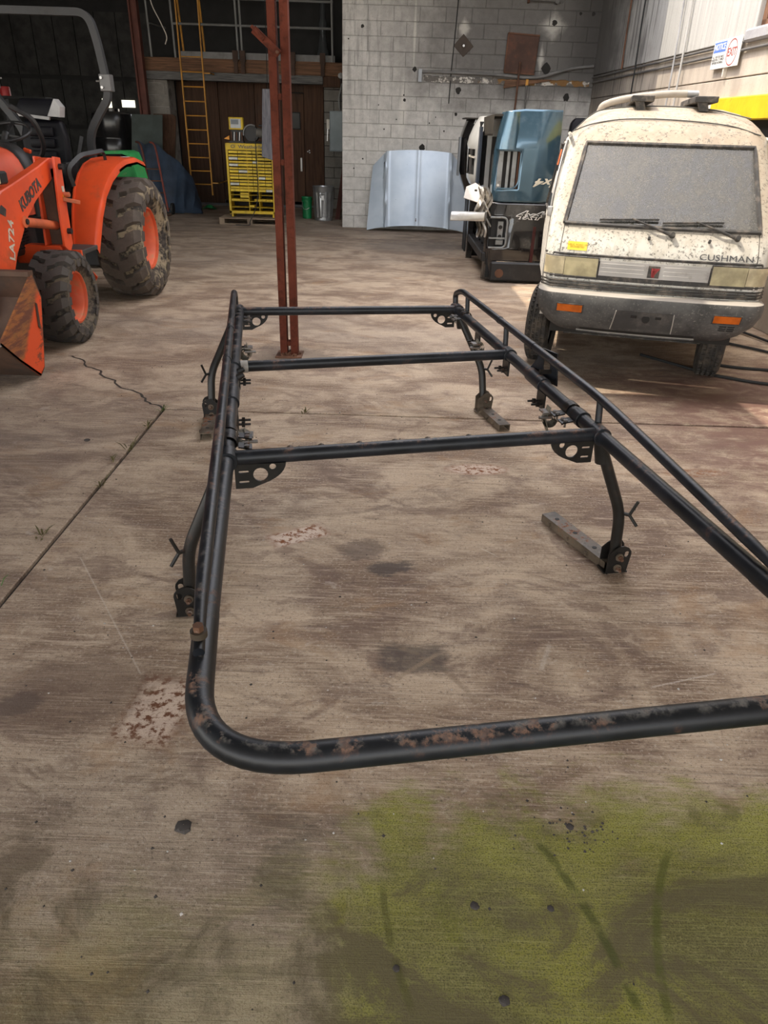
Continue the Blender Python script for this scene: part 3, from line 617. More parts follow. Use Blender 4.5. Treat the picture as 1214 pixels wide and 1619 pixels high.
def lensm(name, c):
    t = NT(name); p = t.obj(); w_ = t.noise(t.map(p, (40, 3, 3)), 4, 2); a = t.noise(p, 8, 5)
    col = t.mix(t.sm(a, .35, .65), c, tuple(x*.6 for x in c)); t.bump(w_, .3, .003)
    return t.done(col, .22, 0, .6)
LENS = lensm('yellowed_lens', (.52, .45, .27)); LENSP = lensm('pale_indicator_lens', (.66, .56, .36)); AMB = lensm('amber_lens', (.62, .13, .008)); GRL = mat('dusty_grille', (.46, .44, .42), .6, dirt=(.20, .17, .15), dscale=10)
chrome = mat('chrome', (.75, .75, .74), .12, 1.0, var=.03)
tyre_v = mat('dusty_tyre', (.028, .025, .022), .85, dirt=(.10, .08, .06), damt=.75, dscale=12, dlo=.42, bump=.3)
def dusty_glass():
    t = NT('dusty_windscreen'); p = t.obj(); a = t.noise(t.map(p, (2.5, 2.5, .8)), 2.6, 6, .62, .6); s = t.noise(p, 130, 4, .7); st = t.noise(t.map(p, (7, 7, .5), rot=(0, .15, 0)), 1.6, 5, .6)
    d = t.math('ADD', t.mul(t.sm(a, .32, .62), .5), t.mul(t.sm(st, .42, .64), .45), True)
    d = t.math('ADD', t.mul(d, .75), t.mul(t.sm(s, .40, .65), .22), True)
    col = t.mix(t.sm(s, .5, .68), (.085, .081, .072), (.175, .163, .138))
    t.put(t.b.inputs['Base Color'], col); t.put(t.b.inputs['Roughness'], t.sm(s, .3, .7, .25, .7))
    tr_ = t.n.new('ShaderNodeBsdfTransparent'); tr_.inputs[0].default_value = (.75, .80, .76, 1)
    gl = t.n.new('ShaderNodeBsdfGlossy'); gl.inputs['Roughness'].default_value = .05
    m0 = t.n.new('ShaderNodeMixShader'); m0.inputs[0].default_value = .10; t.lk(tr_.outputs[0], m0.inputs[1]); t.lk(gl.outputs[0], m0.inputs[2])
    m1 = t.n.new('ShaderNodeMixShader'); t.put(m1.inputs[0], t.sm(d, .02, .9, .38, .93)); t.lk(m0.outputs[0], m1.inputs[1]); t.lk(t.b.outputs[0], m1.inputs[2])
    t.lk(m1.outputs[0], t.out.inputs[0]); return t.m
DGL = dusty_glass()
van = thing('utility_van', 'dusty white compact utility van with flat windscreen parked by the right wall', 'van', (1.805, 5.307, 0), R(-13.5))
LV = [(.60, .685, -.600, .10, 2.60), (.84, .690, -.600, .10, 2.60), (.93, .690, -.565, .10, 2.60), (1.02, .685, -.50, .09, 2.60), (1.18, .668, -.345, .09, 2.60), (1.34, .642, -.192, .09, 2.58), (1.49, .615, -.05, .09, 2.55),
      (1.545, .603, .00, .12, 2.53), (1.60, .58, .075, .17, 2.50), (1.645, .545, .17, .22, 2.46), (1.69, .485, .33, .24, 2.40), (1.72, .40, .52, .22, 2.30), (1.735, .28, .72, .16, 2.2), (1.742, .12, .9, .08, 2.05)]
def lv(z):
    if z <= LV[0][0]: return LV[0][1:]
    for a, b in zip(LV, LV[1:]):
        if z <= b[0]:
            f = (z-a[0])/(b[0]-a[0]); return tuple(p + (q-p)*f for p, q in zip(a[1:], b[1:]))
    return LV[-1][1:]
def fp(s, z, off=0.0):
    def q(s, z):
        W, yf, rc, yr = lv(z); Wf = W-rc; a = abs(s)
        if a <= Wf: y = yf + .05*(a/W)**2
        else:
            k = min(1, (a-Wf)/rc); y = yf + .05*(Wf/W)**2 + rc*(1-math.sqrt(max(0, 1-k*k)))
        return Vector((s, y, z))
    p = q(s, z)
    if off:
        n = (q(s+.004, z)-q(s-.004, z)).cross(q(s, z+.006)-q(s, z-.006)); n.normalize()
        if n.y > 0: n = -n
        p = p + n*off
    return p
def ring(z):
    W, yf, rc, yr = lv(z); Wf = W-rc; out = []
    for k in range(9): out.append(fp(-Wf + 2*Wf*k/8, z))
    yb = yf+.05*(Wf/W)**2
    for k in range(1, 6): a = R(90*k/5); out.append(Vector((Wf+rc*math.sin(a), yb+rc-rc*math.cos(a), z)))
    for k in range(1, 9):
        y = yb+rc+(yr-.1-yb-rc)*(k/8)**1.5; out.append(Vector((W+flare(y, z), y, z)))
    for k in range(1, 4): a = R(90*k/3); out.append(Vector((W+flare(2, z)-.1*(1-math.cos(a)), yr-.1+.1*math.sin(a), z)))
    half = out[9:]; mir = [Vector((-p.x, p.y, p.z)) for p in half][::-1]
    return out + mir
def flare(y, z): return .08*min(1, max(0, (y+.35)/1.0))*(1 if z < 1.5 else max(0, 1-(z-1.5)/.15))
m = MB(); rings = [ring(l[0]) for l in LV]; n = len(rings[0])
m.v = [p for r in rings for p in r]
for i in range(len(rings)-1):
    ws = 1.02 - .001 <= LV[i][0] < 1.48
    for j in range(n):
        if ws and j < 8: continue
        m.f.append((i*n+j, i*n+(j+1) % n, (i+1)*n+(j+1) % n, (i+1)*n+j))
m.f.append(tuple((len(rings)-1)*n+j for j in range(n)))
m.build('body_shell', VP, van, smooth=50)
# lower sides behind the wheel arches
for s in (-1, 1):
    poly = [(s*.684, -.30, .62), (s*.684, -.30, .40)] + [(s*.684, .31*math.cos(R(a)), .27+.31*math.sin(R(a))) for a in range(150, 29, -12)] + [(s*.684, .31, .26), (s*.684, 2.58, .26), (s*.684, 2.58, .62)]
    MB().prism(poly, (-s*.03, 0, 0)).build('side_sill', VP, van)
MB().box(-.60, .60, -.35, 2.5, .30, .60).build('underbody', dark, van)
MB().box(-.50, .50, -.05, .05, .22, .30).cyl((-.55, 0, .27), (.55, 0, .27), .025).build('axle', vtrim, van)
def patch(name, s0, s1, z0, z1, off, mt, ns=6, nz=3, th=.02, par=None, f=fp):
    rows = []
    for i in range(nz+1):
        z = z0+(z1-z0)*i/nz; rows.append([f(s0+(s1-s0)*j/ns, z, off) for j in range(ns+1)])
    return MB().grid(rows, (0, th, 0)).build(name, mt, par or van)
def fline(name, pts, off, r, mt, par=None, n=5, f=fp):
    P_ = []
    for (s0, z0), (s1, z1) in zip(pts, pts[1:]):
        for k in range(n): P_.append(f(s0+(s1-s0)*k/n, z0+(z1-z0)*k/n, off))
    P_.append(f(*pts[-1], off)); return MB().tube(P_, r, 6).build(name, mt, par or van)
# windscreen and cabin
WB, WT = .583, .515
rows = [[fp((WB+(WT-WB)*i/10)*(-1+2*j/12), 1.03+.452*i/10, .004) for j in range(13)] for i in range(11)]
MB().grid(rows).build('windscreen', DGL, van)
fline('windscreen_seal', [(-WB-.008, 1.024), (WB+.008, 1.024), (WT+.010, 1.487), (-WT-.010, 1.487), (-WB-.008, 1.024)], .006, .014, vtrim, None, 10)
MB().box(-.6, .6, -.40, .1, .70, 1.0).build('dashboard', mat('dash_grey', (.10, .095, .085), .8, var=.2, dirt=(.3, .27, .22)), van)
cab = mat('cabin_trim', (.07, .07, .065), .85)
for s in (-.3, .3): MB().box(s-.2, s+.2, .38, .52, .7, 1.32).box(s-.11, s+.11, .40, .48, 1.32, 1.48).box(s-.2, s+.2, 0, .45, .62, .75).build('seat', cab, van, bevel=.03, seg=2)
MB().box(-.6, .6, .9, .94, .6, 1.6).build('cabin_bulkhead', cab, van)
sw = [Vector((.30 + .175*math.cos(a), -.13+.10*math.sin(a), 1.10+.13*math.sin(a))) for a in [2*math.pi*k/24 for k in range(25)]]
MB().tube(sw, .013, 8).cyl((.30, -.13, 1.10), (.30, -.25, 1.0), .022).bar((.14, -.13, 1.10), (.46, -.13, 1.10), .03, .015).build('steering_wheel', cab, van)
# seams, lamps, grille
for s in (-.60, .60): fline('panel_seam', [(s, .86), (s*.985, 1.015)], .0005, .0025, vtrim)
fline('belt_trim', [(-.685, .853), (.685, .853)], .002, .007, vtrim, None, 20)
patch('lamp_surround', -.684, .684, .705, .850, .002, vtrim, 30, 2)
for s in (-1, 1):
    a, b = sorted((s*.345, s*.555)); h = patch('headlamp', a, b, .722, .834, .010, LENS, 6, 3)
    a, b = sorted((s*.558, s*.678)); patch('indicator_lens', a, b, .725, .833, .009, LENSP, 8, 3, .02, h)
    for zz in (.718, .838): fline('lamp_bezel', [(s*.340, zz), (s*.672, zz)], .010, .004, vtrim, h, 10)
    fline('lamp_bezel', [(s*.343, .718), (s*.343, .838)], .010, .004, vtrim, h, 4)
g = patch('grille_panel', -.335, .335, .735, .828, .008, GRL, 12, 2)
for zz in (.76, .785, .81): fline('grille_rib', [(-.33, zz), (-.06, zz)], .009, .0025, GRL, g, 6); fline('grille_rib', [(.06, zz), (.33, zz)], .009, .0025, GRL, g, 6)
patch('badge', -.035, .035, .742, .815, .012, vtrim, 2, 2, .006, g)
redm = mat('badge_red', (.35, .03, .03), .5)
for k in range(4):
    p = fp(-.012, .748, .020); M = frame(p, (1, 0, 0), fp(0, .80)-fp(0, .76)); MB().prism([M @ Vector((0, 0, 0)), M @ Vector((.008+.004*k, 0, 0)), M @ Vector((.040-.012*k*.9+.006, .055, 0)), M @ Vector((.030-.012*k, .055, 0))], M.to_3x3() @ Vector((0, 0, .002))).build('badge_flash', redm, g)
for i, (zz, r) in enumerate(((.650, .009), (.668, .009), (.686, .008))): fline('rub_strip', [(-.692, zz), (.692, zz)], .008, r, vtrim, None, 24)
# bumper
BL = [(.335, .53, -.44, .12), (.352, .57, -.52, .14), (.40, .625, -.60, .15), (.47, .682, -.660, .15), (.55, .708, -.700, .14), (.600, .710, -.705, .14), (.622, .706, -.695, .14), (.634, .69, -.66, .14), (.636, .64, -.55, .1)]
def bl(z):
    if z <= BL[0][0]: return BL[0][1:]
    for a, b in zip(BL, BL[1:]):
        if z <= b[0]: f = (z-a[0])/(b[0]-a[0]); return tuple(p+(q-p)*f for p, q in zip(a[1:], b[1:]))
    return BL[-1][1:]
def bp(s, z, off=0.0):
    def q(s, z):
        W, yf, rc = bl(z); Wf = W-rc; a = abs(s); k = min(1, max(0, (a-Wf)/rc))
        return Vector((s, yf+.05*(min(a, Wf)/W)**2 + rc*(1-math.sqrt(max(0, 1-k*k))), z))
    p = q(s, z)
    if off:
        n = (q(s+.004, z)-q(s-.004, z)).cross(q(s, z+.006)-q(s, z-.006)); n.normalize(); p = p + (n if n.y < 0 else -n)*off
    return p
rows = []
for z, W, yf, rc in BL:
    Wf = W-rc; yb = yf+.05*(Wf/W)**2; half = [Vector((Wf+rc*math.sin(R(90*k/6)), yb+rc-rc*math.cos(R(90*k/6)), z)) for k in range(1, 7)] + [Vector((W, -.30, z))]
    rows.append([Vector((-p.x, p.y, p.z)) for p in half][::-1] + [bp(-Wf+2*Wf*k/12, z) for k in range(13)] + half)
bmp = MB().grid(rows, (0, .02, 0)).build('bumper', BPL, van, smooth=40)
for s in (-1, 1):
    a, b = sorted((s*.405, s*.565)); patch('turn_signal', a, b, .508, .555, .006, AMB, 6, 2, .015, bmp, bp)
    fline('signal_bezel', [(a-.004, .504), (b+.004, .504), (b+.004, .559), (a-.004, .559), (a-.004, .504)], .004, .004, vtrim, bmp, 4, bp)
lp = mat('plate_recess', (.055, .053, .052), .8, var=.2, dirt=(.2, .18, .16))
patch('plate_recess', -.19, .165, .418, .545, .003, lp, 6, 2, .01, bmp, bp)
for s in (-.19, .165): fline('plate_edge', [(s*1.08, .405), (s, .545)], .005, .0035, mat('scuffed_edge', (.42, .40, .37), .7), bmp, 4, bp)
for s, w_ in ((-.075, .018), (.075, .018)): patch('plate_slot', s-w_, s+w_, .505, .522, .009, dark, 2, 1, .004, bmp, bp)
p = bp(0, .50, .006); MB().cyl(p, p+Vector((0, -.006, 0)), .024, n=18).build('plate_hole', dark, bmp)
for r in range(3):
    for c in range(2): patch('vent_slot', .455+.05*c, .497+.05*c, .452+.014*r, .459+.014*r, .004, dark, 2, 1, .004, bmp, bp)
patch('air_slot', -.40, .33, .372, .392, .003, dark, 10, 1, .006, bmp, bp); fline('lip_bar', [(-.42, .366), (.34, .366)], .008, .008, BPL, bmp, 16, bp)
# lettering, sticker, wipers
letter = mat('dark_lettering', (.07, .07, .075), .5); ylw = mat('sticker_yellow', (.80, .62, .05), .55, var=.08, dirt=(.6, .5, .25), damt=.3); ylt = mat('sticker_print', (.45, .26, .02), .6)
def ffr(s, z, off): return frame(fp(s, z, off), fp(s+.02, z)-fp(s-.02, z), fp(s, z+.01)-fp(s, z-.01))
text('CUSHMAN', .052, ffr(.415, .880, .004), letter, van, 'lettering', bold=.0, sx=1.30)
st_ = patch('sticker', -.553, -.43, .875, .925, .003, ylw, 3, 1, .002)
text('PUBLIC ROAD USE\nPROHIBITED', .0165, ffr(-.4915, .901, .0045), ylt, st_, 'sticker_print', ext=.0003)
for i, (s, tip) in enumerate(((.075, -.47), (.46, .06))):
    p0 = fp(s, .985, .012); p1 = fp(s-.10, 1.01, .03); p2 = fp(s-.255, 1.055, .03)
    wp = MB().tube([p0, p1, p2], [.011, .008, .005], 8).cyl(p0, p0 + Vector((0, -.03, .012)), .018, .014, n=12).build('wiper_arm', vtrim, van)
    MB().bar(fp(s-.45, 1.045, .018), fp(s-.09, 1.062, .018), .014, .012).build('wiper_blade', vtrim, wp)
for s in (-.06, .30): p = fp(s, .965, .0); MB().cyl(p, p+Vector((0, -.02, .012)), .009, n=8).build('washer_jet', vtrim, van)
# left flank: door glass, handle, mirror bracket, rope
def sp_(s, y, z, off=0):
    return Vector((s*(lv(z)[0]+flare(y, z)+off), y, z))
for s in (-1, 1):
    fr = [(.05+.28*0, 1.08), (.62, 1.08), (.62, 1.44), (.30, 1.44)]
    MB().prism([sp_(s, y, z, .004) for y, z in ((-.12, 1.06), (.62, 1.06), (.62, 1.46), (.20, 1.46))], (-s*.02, 0, 0)).build('door_glass', gls, van)
    MB().prism([sp_(s, y, z, .004) for y, z in ((.78, 1.08), (1.6, 1.08), (1.6, 1.45), (.78, 1.45))], (-s*.02, 0, 0)).build('side_glass', gls, van)
    MB().tube([sp_(s, y, z, .008) for y, z in ((-.15, 1.05), (.64, 1.05), (.64, 1.475), (.19, 1.475), (-.15, 1.05))], .010, 6).build('glass_seal', vtrim, van)
    MB().tube([sp_(s, y, z, .002) for y, z in ((-.22, .62), (-.22, 1.0), (.16, 1.50), (.70, 1.50), (.70, .62))], .004, 6).build('door_seam', vtrim, van)
    MB().bar(sp_(s, .52, .97, .015), sp_(s, .66, .97, .015), .03, .03).build('door_handle', vtrim, van, bevel=.006)
    MB().tube([sp_(s, y, z, .012) for y, z in ((.0, 1.53), (.4, 1.545), (1.2, 1.545), (2.4, 1.53))], .012, 8).build('rain_gutter', VP, van)
MB().tube(spline([sp_(-1, -.16, 1.08, .012), sp_(-1, -.10, 1.20, .016), sp_(-1, .05, 1.40, .016), sp_(-1, .12, 1.50, .012)], 6), .006, 8).cbox(sp_(-1, -.19, 1.07, .015), (.03, .05, .06)).build('mirror_bracket', steel, van, bevel=.004)
MB().prism([sp_(-1, .30, 1.34, .012), sp_(-1, .34, 1.34, .012), sp_(-1, .40, 1.44, .012), sp_(-1, .36, 1.44, .012)], (-.01, 0, 0)).build('marker_light', AMB, van)
for y in (.05, .20): MB().tube(spline([sp_(-1, y, 1.56, .01), fp(-.50, 1.60, .006), fp(-.30, 1.63, .008), fp(0, 1.635, .006), fp(.35, 1.61, .006), fp(.56, 1.555, .008)] if y < .1 else [sp_(-1, .2, 1.55, .01), (-.52, .28, 1.665), (-.40, .40, 1.705), (-.1, .50, 1.73), (.25, .42, 1.715), (.5, .2, 1.66)], 6), .004, 6).build('rope', cab, van)
# roof bars with their posts and a bent pipe
for x, y in ((-.19, .40), (.22, .36)):
    rb = MB().box(x-.075, x+.075, y-.02, y+.9, 1.752, 1.790).build('roof_bar', vtrim, van, bevel=.004)
    MB().prism([(x-.03, y, 1.70), (x+.03, y, 1.70), (x+.01, y-.0, 1.755), (x-.05, y-.0, 1.755)], (0, .05, 0)).build('bar_post', vtrim, rb); MB().prism([(x-.03, y+.7, 1.72), (x+.03, y+.7, 1.72), (x+.01, y+.7, 1.755), (x-.05, y+.7, 1.755)], (0, .05, 0)).build('bar_post', vtrim, rb)
MB().tube(spline([(-.47, .62, 1.69), (-.44, .60, 1.735), (-.30, .62, 1.775), (-.05, .68, 1.810), (.12, .72, 1.818)], 6), .024, 12).build('bent_pipe', mat('dusty_pipe', (.40, .36, .31), .8, dirt=(.2, .17, .14)), van)
MB().tube([(.12, .72, 1.818), (.20, .74, 1.818)], .024, 12).build('pipe_end', steel, van)
# wheels
def van_wheel(x, y, s, rot):
    m = MB(); e = thing('wheel', None, None); e.parent = van; e.location = (x, y, .275); e.rotation_euler = (0, 0, rot)
    prof = [(.16, -.055), (.20, -.072), (.245, -.070), (.262, -.062)]
    for q in (-.05, -.025, 0, .025, .05): prof += [(.270, q-.009), (.275, q-.006), (.275, q+.006), (.270, q+.009)]
    prof += [(.262, .062), (.245, .070), (.20, .072), (.16, .055)]
    m.lathe([(r, z*1.18) for r, z in prof], (0, 0, 0), (1, 0, 0), 40)
    for k in range(48):
        a = 2*math.pi*k/48
        for q in (-.052, -.017, .017, .052):
            c = Vector((q, .274*math.cos(a+q*2), .274*math.sin(a+q*2))); m.cbox(c, (.020, .016, .010), Matrix.Rotation(a, 3, 'X'))
    m.build('tyre', tyre_v, e)
    MB().lathe([(.0, .045*s), (.05, .05*s), (.06, .02*s), (.13, .01*s), (.165, .05*s), (.168, .06*s), (.16, -.05*s), (0, -.05*s)], (0, 0, 0), (1, 0, 0), 24).build('rim', steel, e)
for x in (-1, 1):
    van_wheel(x*.61-.055, 0.0, x, -R(7)); van_wheel(x*.62-.02, 1.85, x, 0)
# ================================================================ TRACTOR
ORG = mat('tractor_orange', (.78, .085, .018), .42, var=.10, dirt=(.30, .11, .05), damt=.5, dscale=5, dlo=.54, dhi=.72, coat=.15)
ORD = mat('faded_orange', (.62, .13, .045), .6, var=.2, dirt=(.25, .12, .07), damt=.6)
BRN = mat('brown_worn_steel', (.10, .055, .035), .7, .2, var=.3, dirt=(.05, .04, .035), damt=.6)
def bucket_mat():
    t = NT('scraped_bucket'); p = t.obj(); X, Y, Z = t.xyz(p)[:3]; a = t.noise(p, 5, 6, .7); s = t.noise(t.map(p, (1, 1, 6), rot=(.6, 0, 0)), 5, 6, .75)
    m = t.mul(t.sm(t.math('ADD', a, t.mul(s, .6)), .84, .92), .8)
    e = t.sm(t.math('ADD', t.math('SUBTRACT', t.mul(Z, 1.0), Y), t.mul(a, .16)), 2.20, 2.27)
    col = t.mix(m, (.72, .085, .02), (.13, .055, .03)); col = t.mix(t.mul(e, .88), col, t.mix(t.sm(s, .4, .6), (.07, .05, .035), (.30, .13, .04)))
    return t.done(col, .6, 0, .4)
BKT = bucket_mat()
blk = mat('satin_black', (.010, .010, .011), .5, dirt=(.05, .045, .04), damt=.5, dscale=6)
vinyl = mat('black_vinyl', (.004, .004, .0065), .5, var=.2, spec=.2); tape = mat('grey_tape', (.36, .36, .36), .5, var=.2, dirt=(.12, .12, .12))
ropsm = mat('rops_grey_black', (.022, .023, .026), .5, var=.2, dirt=(.07, .065, .06), damt=.5)
def tyremat(name, mud):
    t = NT(name); p = t.obj(); X, Y, Z = t.xyz(p)[:3]; a = t.noise(p, 5, 6, .65); b = t.noise(p, 30, 4, .7); rr = t.math('SQRT', t.math('ADD', t.mul(Y, Y), t.mul(Z, Z)))
    col = t.mix(t.sm(b, .35, .65), (.030, .027, .025), (.075, .064, .055)); col = t.mix(t.mul(t.sm(t.math('ADD', a, t.mul(b, .4)), .62, .80), mud), col, (.36, .29, .19)); t.bump(b, .3, .006)
    return t.done(col, .9, 0, .25)
TYR = tyremat('muddy_tyre', .8); TYF = tyremat('worn_tyre', .30); LUG = mat('tyre_lug', (.085, .068, .056), .85, var=.25, dirt=(.20, .165, .12), damt=.5, dscale=8, bump=.3)
LUGF = mat('tyre_lug_dark', (.062, .054, .048), .85, var=.25, bump=.3)
tcx = -3.17
RIMO = mat('rim_orange', (.66, .12, .045), .55, var=.15, dirt=(.40, .24, .13), damt=.7, dscale=8, dlo=.5)
trac = thing('compact_tractor', 'orange compact tractor with front loader, black roll bar and chunky tyres', 'tractor', (tcx, 6.4, 0))
def tb(m, name, mt, par=None, **k): return m.build(name, mt, par or trac, world=True, **k)
def ag_wheel(cx, cy, rad, wid, s, rim_r, nl, tm, lm, name, lugd, dish):
    e = thing(name, None, None); e.parent = trac; e.location = (cx-tcx, cy-6.4, rad)
    h = wid/2; R0 = rad-lugd
    prof = [(rim_r, -h*.62), (rim_r+.03, -h*.80), (rad*.72, -h*.98), (rad*.84, -h*1.0), (R0-.025, -h*.92), (R0-.006, -h*.75), (R0, 0), (R0-.006, h*.75), (R0-.025, h*.92), (rad*.84, h*1.0), (rad*.72, h*.98), (rim_r+.03, h*.80), (rim_r, h*.62)]
    MB().lathe(prof, (0, 0, 0), (1, 0, 0), 48).build('tyre', tm, e, smooth=50)
    lug = MB(); st = 2*math.pi/nl
    for sd in (-1, 1):
        ws = [1.0, .97, .80, .46, .40, .02, -.08]; sh = [.0, .0, .05, .18, .30, .40, .44]; rr = [R0-(.11 if rad > .5 else .06), R0-.02, rad-.006, rad, rad, rad, rad]; b0 = [R0-(.13 if rad > .5 else .08), R0-.05, R0-.03, R0-.015, R0-.015, R0-.015, R0-.015]
        def pt(i, ed, top): a = (sh[i]*1.15 + ed*(.30 if i > 1 else .26))*st*1.25; r = rr[i] if top else b0[i]; return (sd*ws[i]*h*(1.015 if not top or i < 2 else .985), -r*math.sin(a), r*math.cos(a))
        n_ = len(ws); vs = [pt(i, e_, tp) for i in range(n_) for e_, tp in ((-1, False), (-.8, True), (.8, True), (1, False))]
        fs = []
        for i in range(n_-1): fs += [(i*4+k, i*4+k+1, i*4+5+k, i*4+4+k) for k in range(3)]
        fs += [(0, 1, 2, 3)[::-1], tuple((n_-1)*4+k for k in range(4))]
        proto = MB().add(vs, fs).build('tread_lug', lm, e, smooth=25)
        off = 0 if sd > 0 else st/2
        proto.rotation_euler = (off, 0, 0)
        for k in range(1, nl): dupmesh(proto, e, None, (k*st+off, 0, 0))
    pr = [(.0, dish), (.07, dish), (.09, dish+.01), (.11, dish-.01), (rim_r*.55, dish-.035), (rim_r*.80, dish-.02), (rim_r*.86, dish+.03), (rim_r*.90, h*.45), (rim_r*.97, h*.56), (rim_r+.006, h*.60), (rim_r+.012, h*.66), (rim_r-.006, h*.69), (rim_r-.010, h*.62)]
    if s < 0: pr = [(r, -z) for r, z in pr]
    rim = MB().lathe(pr + [(rim_r+.004, -s*h*.6)], (0, 0, 0), (1, 0, 0), 40).build('rim', RIMO, e)
    m = MB()
    for k in range(6): a = 2*math.pi*k/6; m.cyl((s*(dish-.02), rim_r*.42*math.cos(a), rim_r*.42*math.sin(a)), (s*(dish+.022), rim_r*.42*math.cos(a), rim_r*.42*math.sin(a)), .015, n=6)
    m2 = m.build('wheel_nuts', ORD, rim); tag(m2, kind='stuff')
    return e
for s in (-1, 1):
    ag_wheel(tcx+s*.66, 7.32, .538, .43, s, .275, 18, TYR, LUG, 'rear_wheel', .042, .02)
    ag_wheel(tcx+s*.675, 5.52, .338, .31, s, .185, 17, TYF, LUGF, 'front_wheel', .028, -.115)
# chassis
tb(MB().box(tcx-.2, tcx+.2, 4.75, 7.6, .40, .78), 'chassis', blk); tb(MB().cyl((tcx-.62, 7.32, .54), (tcx+.62, 7.32, .54), .11).box(tcx-.28, tcx+.28, 6.9, 7.8, .45, .95), 'rear_axle', blk)
tb(MB().cyl((tcx-.62, 5.52, .34), (tcx+.62, 5.52, .34), .06).bar((tcx-.55, 5.52, .37), (tcx+.55, 5.52, .37), .12, .12), 'front_axle', ORD)
# bonnet
rows = []
for y, w_, zt in ((4.55, .22, 1.10), (4.62, .27, 1.18), (5.0, .29, 1.25), (5.6, .30, 1.31), (6.15, .315, 1.345)):
    rows.append([Vector((tcx + w_*math.copysign(abs(math.cos(a))**.55, math.cos(a)), y, .86 + (zt-.86)*max(0, math.sin(a))**.6)) for a in [math.pi*k/16 for k in range(17)]])
hd = tb(MB().grid(rows), 'bonnet', mat('sun_faded_bonnet', (.66, .10, .045), .5, var=.12, dirt=(.45, .2, .12), damt=.4), smooth=60)
rows = [[Vector((tcx + (w_)*math.copysign(abs(math.cos(a))**.55, math.cos(a)), y, .84 + (zt-.84)*max(0, math.sin(a))**.6)) for a in [math.pi*k/16 for k in range(17)]] for y, w_, zt in ((6.08, .318, 1.345), (6.09, .335, 1.365), (6.20, .345, 1.375), (6.24, .33, 1.36), (6.32, .28, 1.30))]
tb(MB().grid(rows), 'cowl', blk, smooth=60)
sg = tb(MB().box(tcx-.29, tcx+.29, 4.9, 6.1, .58, .90), 'engine_side', blk, bevel=.03, seg=2)
gm = MB()
for r in range(11):
    for c in range(14): gm.cbox((tcx+.293, 5.25+c*.05+(r % 2)*.025, .64+r*.022), (.006, .034, .010))
tag(tb(gm, 'grille_holes', mat('grille_dark', (.002, .002, .002), .9), sg), kind='stuff')
tb(MB().box(tcx-.30, tcx-.05, 4.48, 4.56, .65, 1.08), 'front_grille', blk, bevel=.02)
# loader: arms, masts, cylinders
arm_poly = [(6.05, 1.27), (6.0, 1.15), (5.87, 1.10), (5.61, 1.0), (5.41, .89), (5.31, .80), (5.18, .69), (5.09, .58), (5.05, .48), (5.0, .30), (4.82, .28), (4.78, .45), (4.83, .75), (4.98, 1.02), (5.13, 1.10), (5.32, 1.135), (5.75, 1.225), (5.94, 1.275)]
for s in (-1, 1):
    xo = tcx+s*.56
    a_ = tb(MB().prism([(xo, y, z) for y, z in arm_poly], (-s*.075, 0, 0)), 'loader_arm', ORG, bevel=.008)
    ms = tb(MB().prism([(xo+s*.055, y, z) for y, z in ((5.905, 1.285), (6.015, 1.275), (6.0, 1.0), (5.985, .66), (5.92, .60), (5.83, .66), (5.85, .95))], (-s*.018, 0, 0)).prism([(xo-s*.09, y, z) for y, z in ((5.905, 1.285), (6.015, 1.275), (5.99, .66), (5.84, .66))], (-s*.018, 0, 0)), 'mast', ORG, bevel=.003)
    tb(MB().box(min(xo, xo-s*.09), max(xo, xo-s*.09), 5.93, 6.03, .45, 1.20), 'mast_post', BRN, ms)
    tb(MB().box(*sorted((xo-s*.35, xo+s*.02)), 5.84, 5.96, .52, .66), 'mast_foot', ORG, ms, bevel=.01)
    for y, z in ((5.965, 1.215), (5.93, .76)): tb(MB().cyl((xo+s*.05, y, z), (xo+s*.085, y, z), .022, n=12), 'pivot_pin', blk, ms)
    tb(MB().cyl((xo-s*.03, 5.37, .885), (xo-s*.03, 5.92, .80), .033, n=16).cyl((xo-s*.06, 5.36, .885), (xo+s*.012, 5.36, .885), .04, n=14), 'lift_cylinder', ORD)
    tb(MB().cyl((xo+s*.012, 5.375, .885), (xo+s*.022, 5.375, .885), .02, n=10), 'cylinder_pin', blk)
    tb(MB().cyl((xo-s*.1, 5.40, 1.05), (xo-s*.1, 4.72, .62), .03, n=12).cyl((xo-s*.1, 4.8, .67), (xo-s*.1, 4.66, .58), .018, n=10), 'bucket_cylinder', ORD)
tb(MB().box(tcx-.5, tcx+.5, 5.12, 5.2, .62, .70), 'arm_cross_tube', BRN, bevel=.006)
pin = 0.0
# decals on the outer face of the right arm
decd = mat('decal_dark', (.05, .045, .045), .5, var=.3, dirt=(.5, .3, .2), damt=.4, dscale=30); decw = mat('decal_cream', (.60, .55, .45), .5, var=.2, dirt=(.6, .15, .05), damt=.5, dscale=25)
AX = tcx+.56
p0, p1 = Vector((AX+.002, 5.36, .985)), Vector((AX+.002, 5.70, 1.115))
MB_ = frame((p0+p1)/2, p1-p0, (0, -.3, 1))
a_r = [c for c in trac.children if c.name.startswith('loader_arm')][-1]
text('KUBOTA', .105, MB_, decd, a_r, 'maker_lettering', world=True, sx=.92, bold=.004)
pa, pb = Vector((AX+.002, 5.02, .62)), Vector((AX+.002, 5.14, 1.0))
text('LA724', .10, frame((pa+pb)/2 + Vector((0, .05, -.02)), pb-pa, (0, -1, .25)), decw, a_r, 'model_lettering', world=True, bold=.002)
plate('emblem', [(-.03, -.05), (.02, -.06), (.035, 0), (.015, .02), (.03, .06), (-.02, .05)], [], .002, frame((AX+.002, 5.075, .985), (0, .3, 1), (0, -1, .3)), decd, a_r, True)
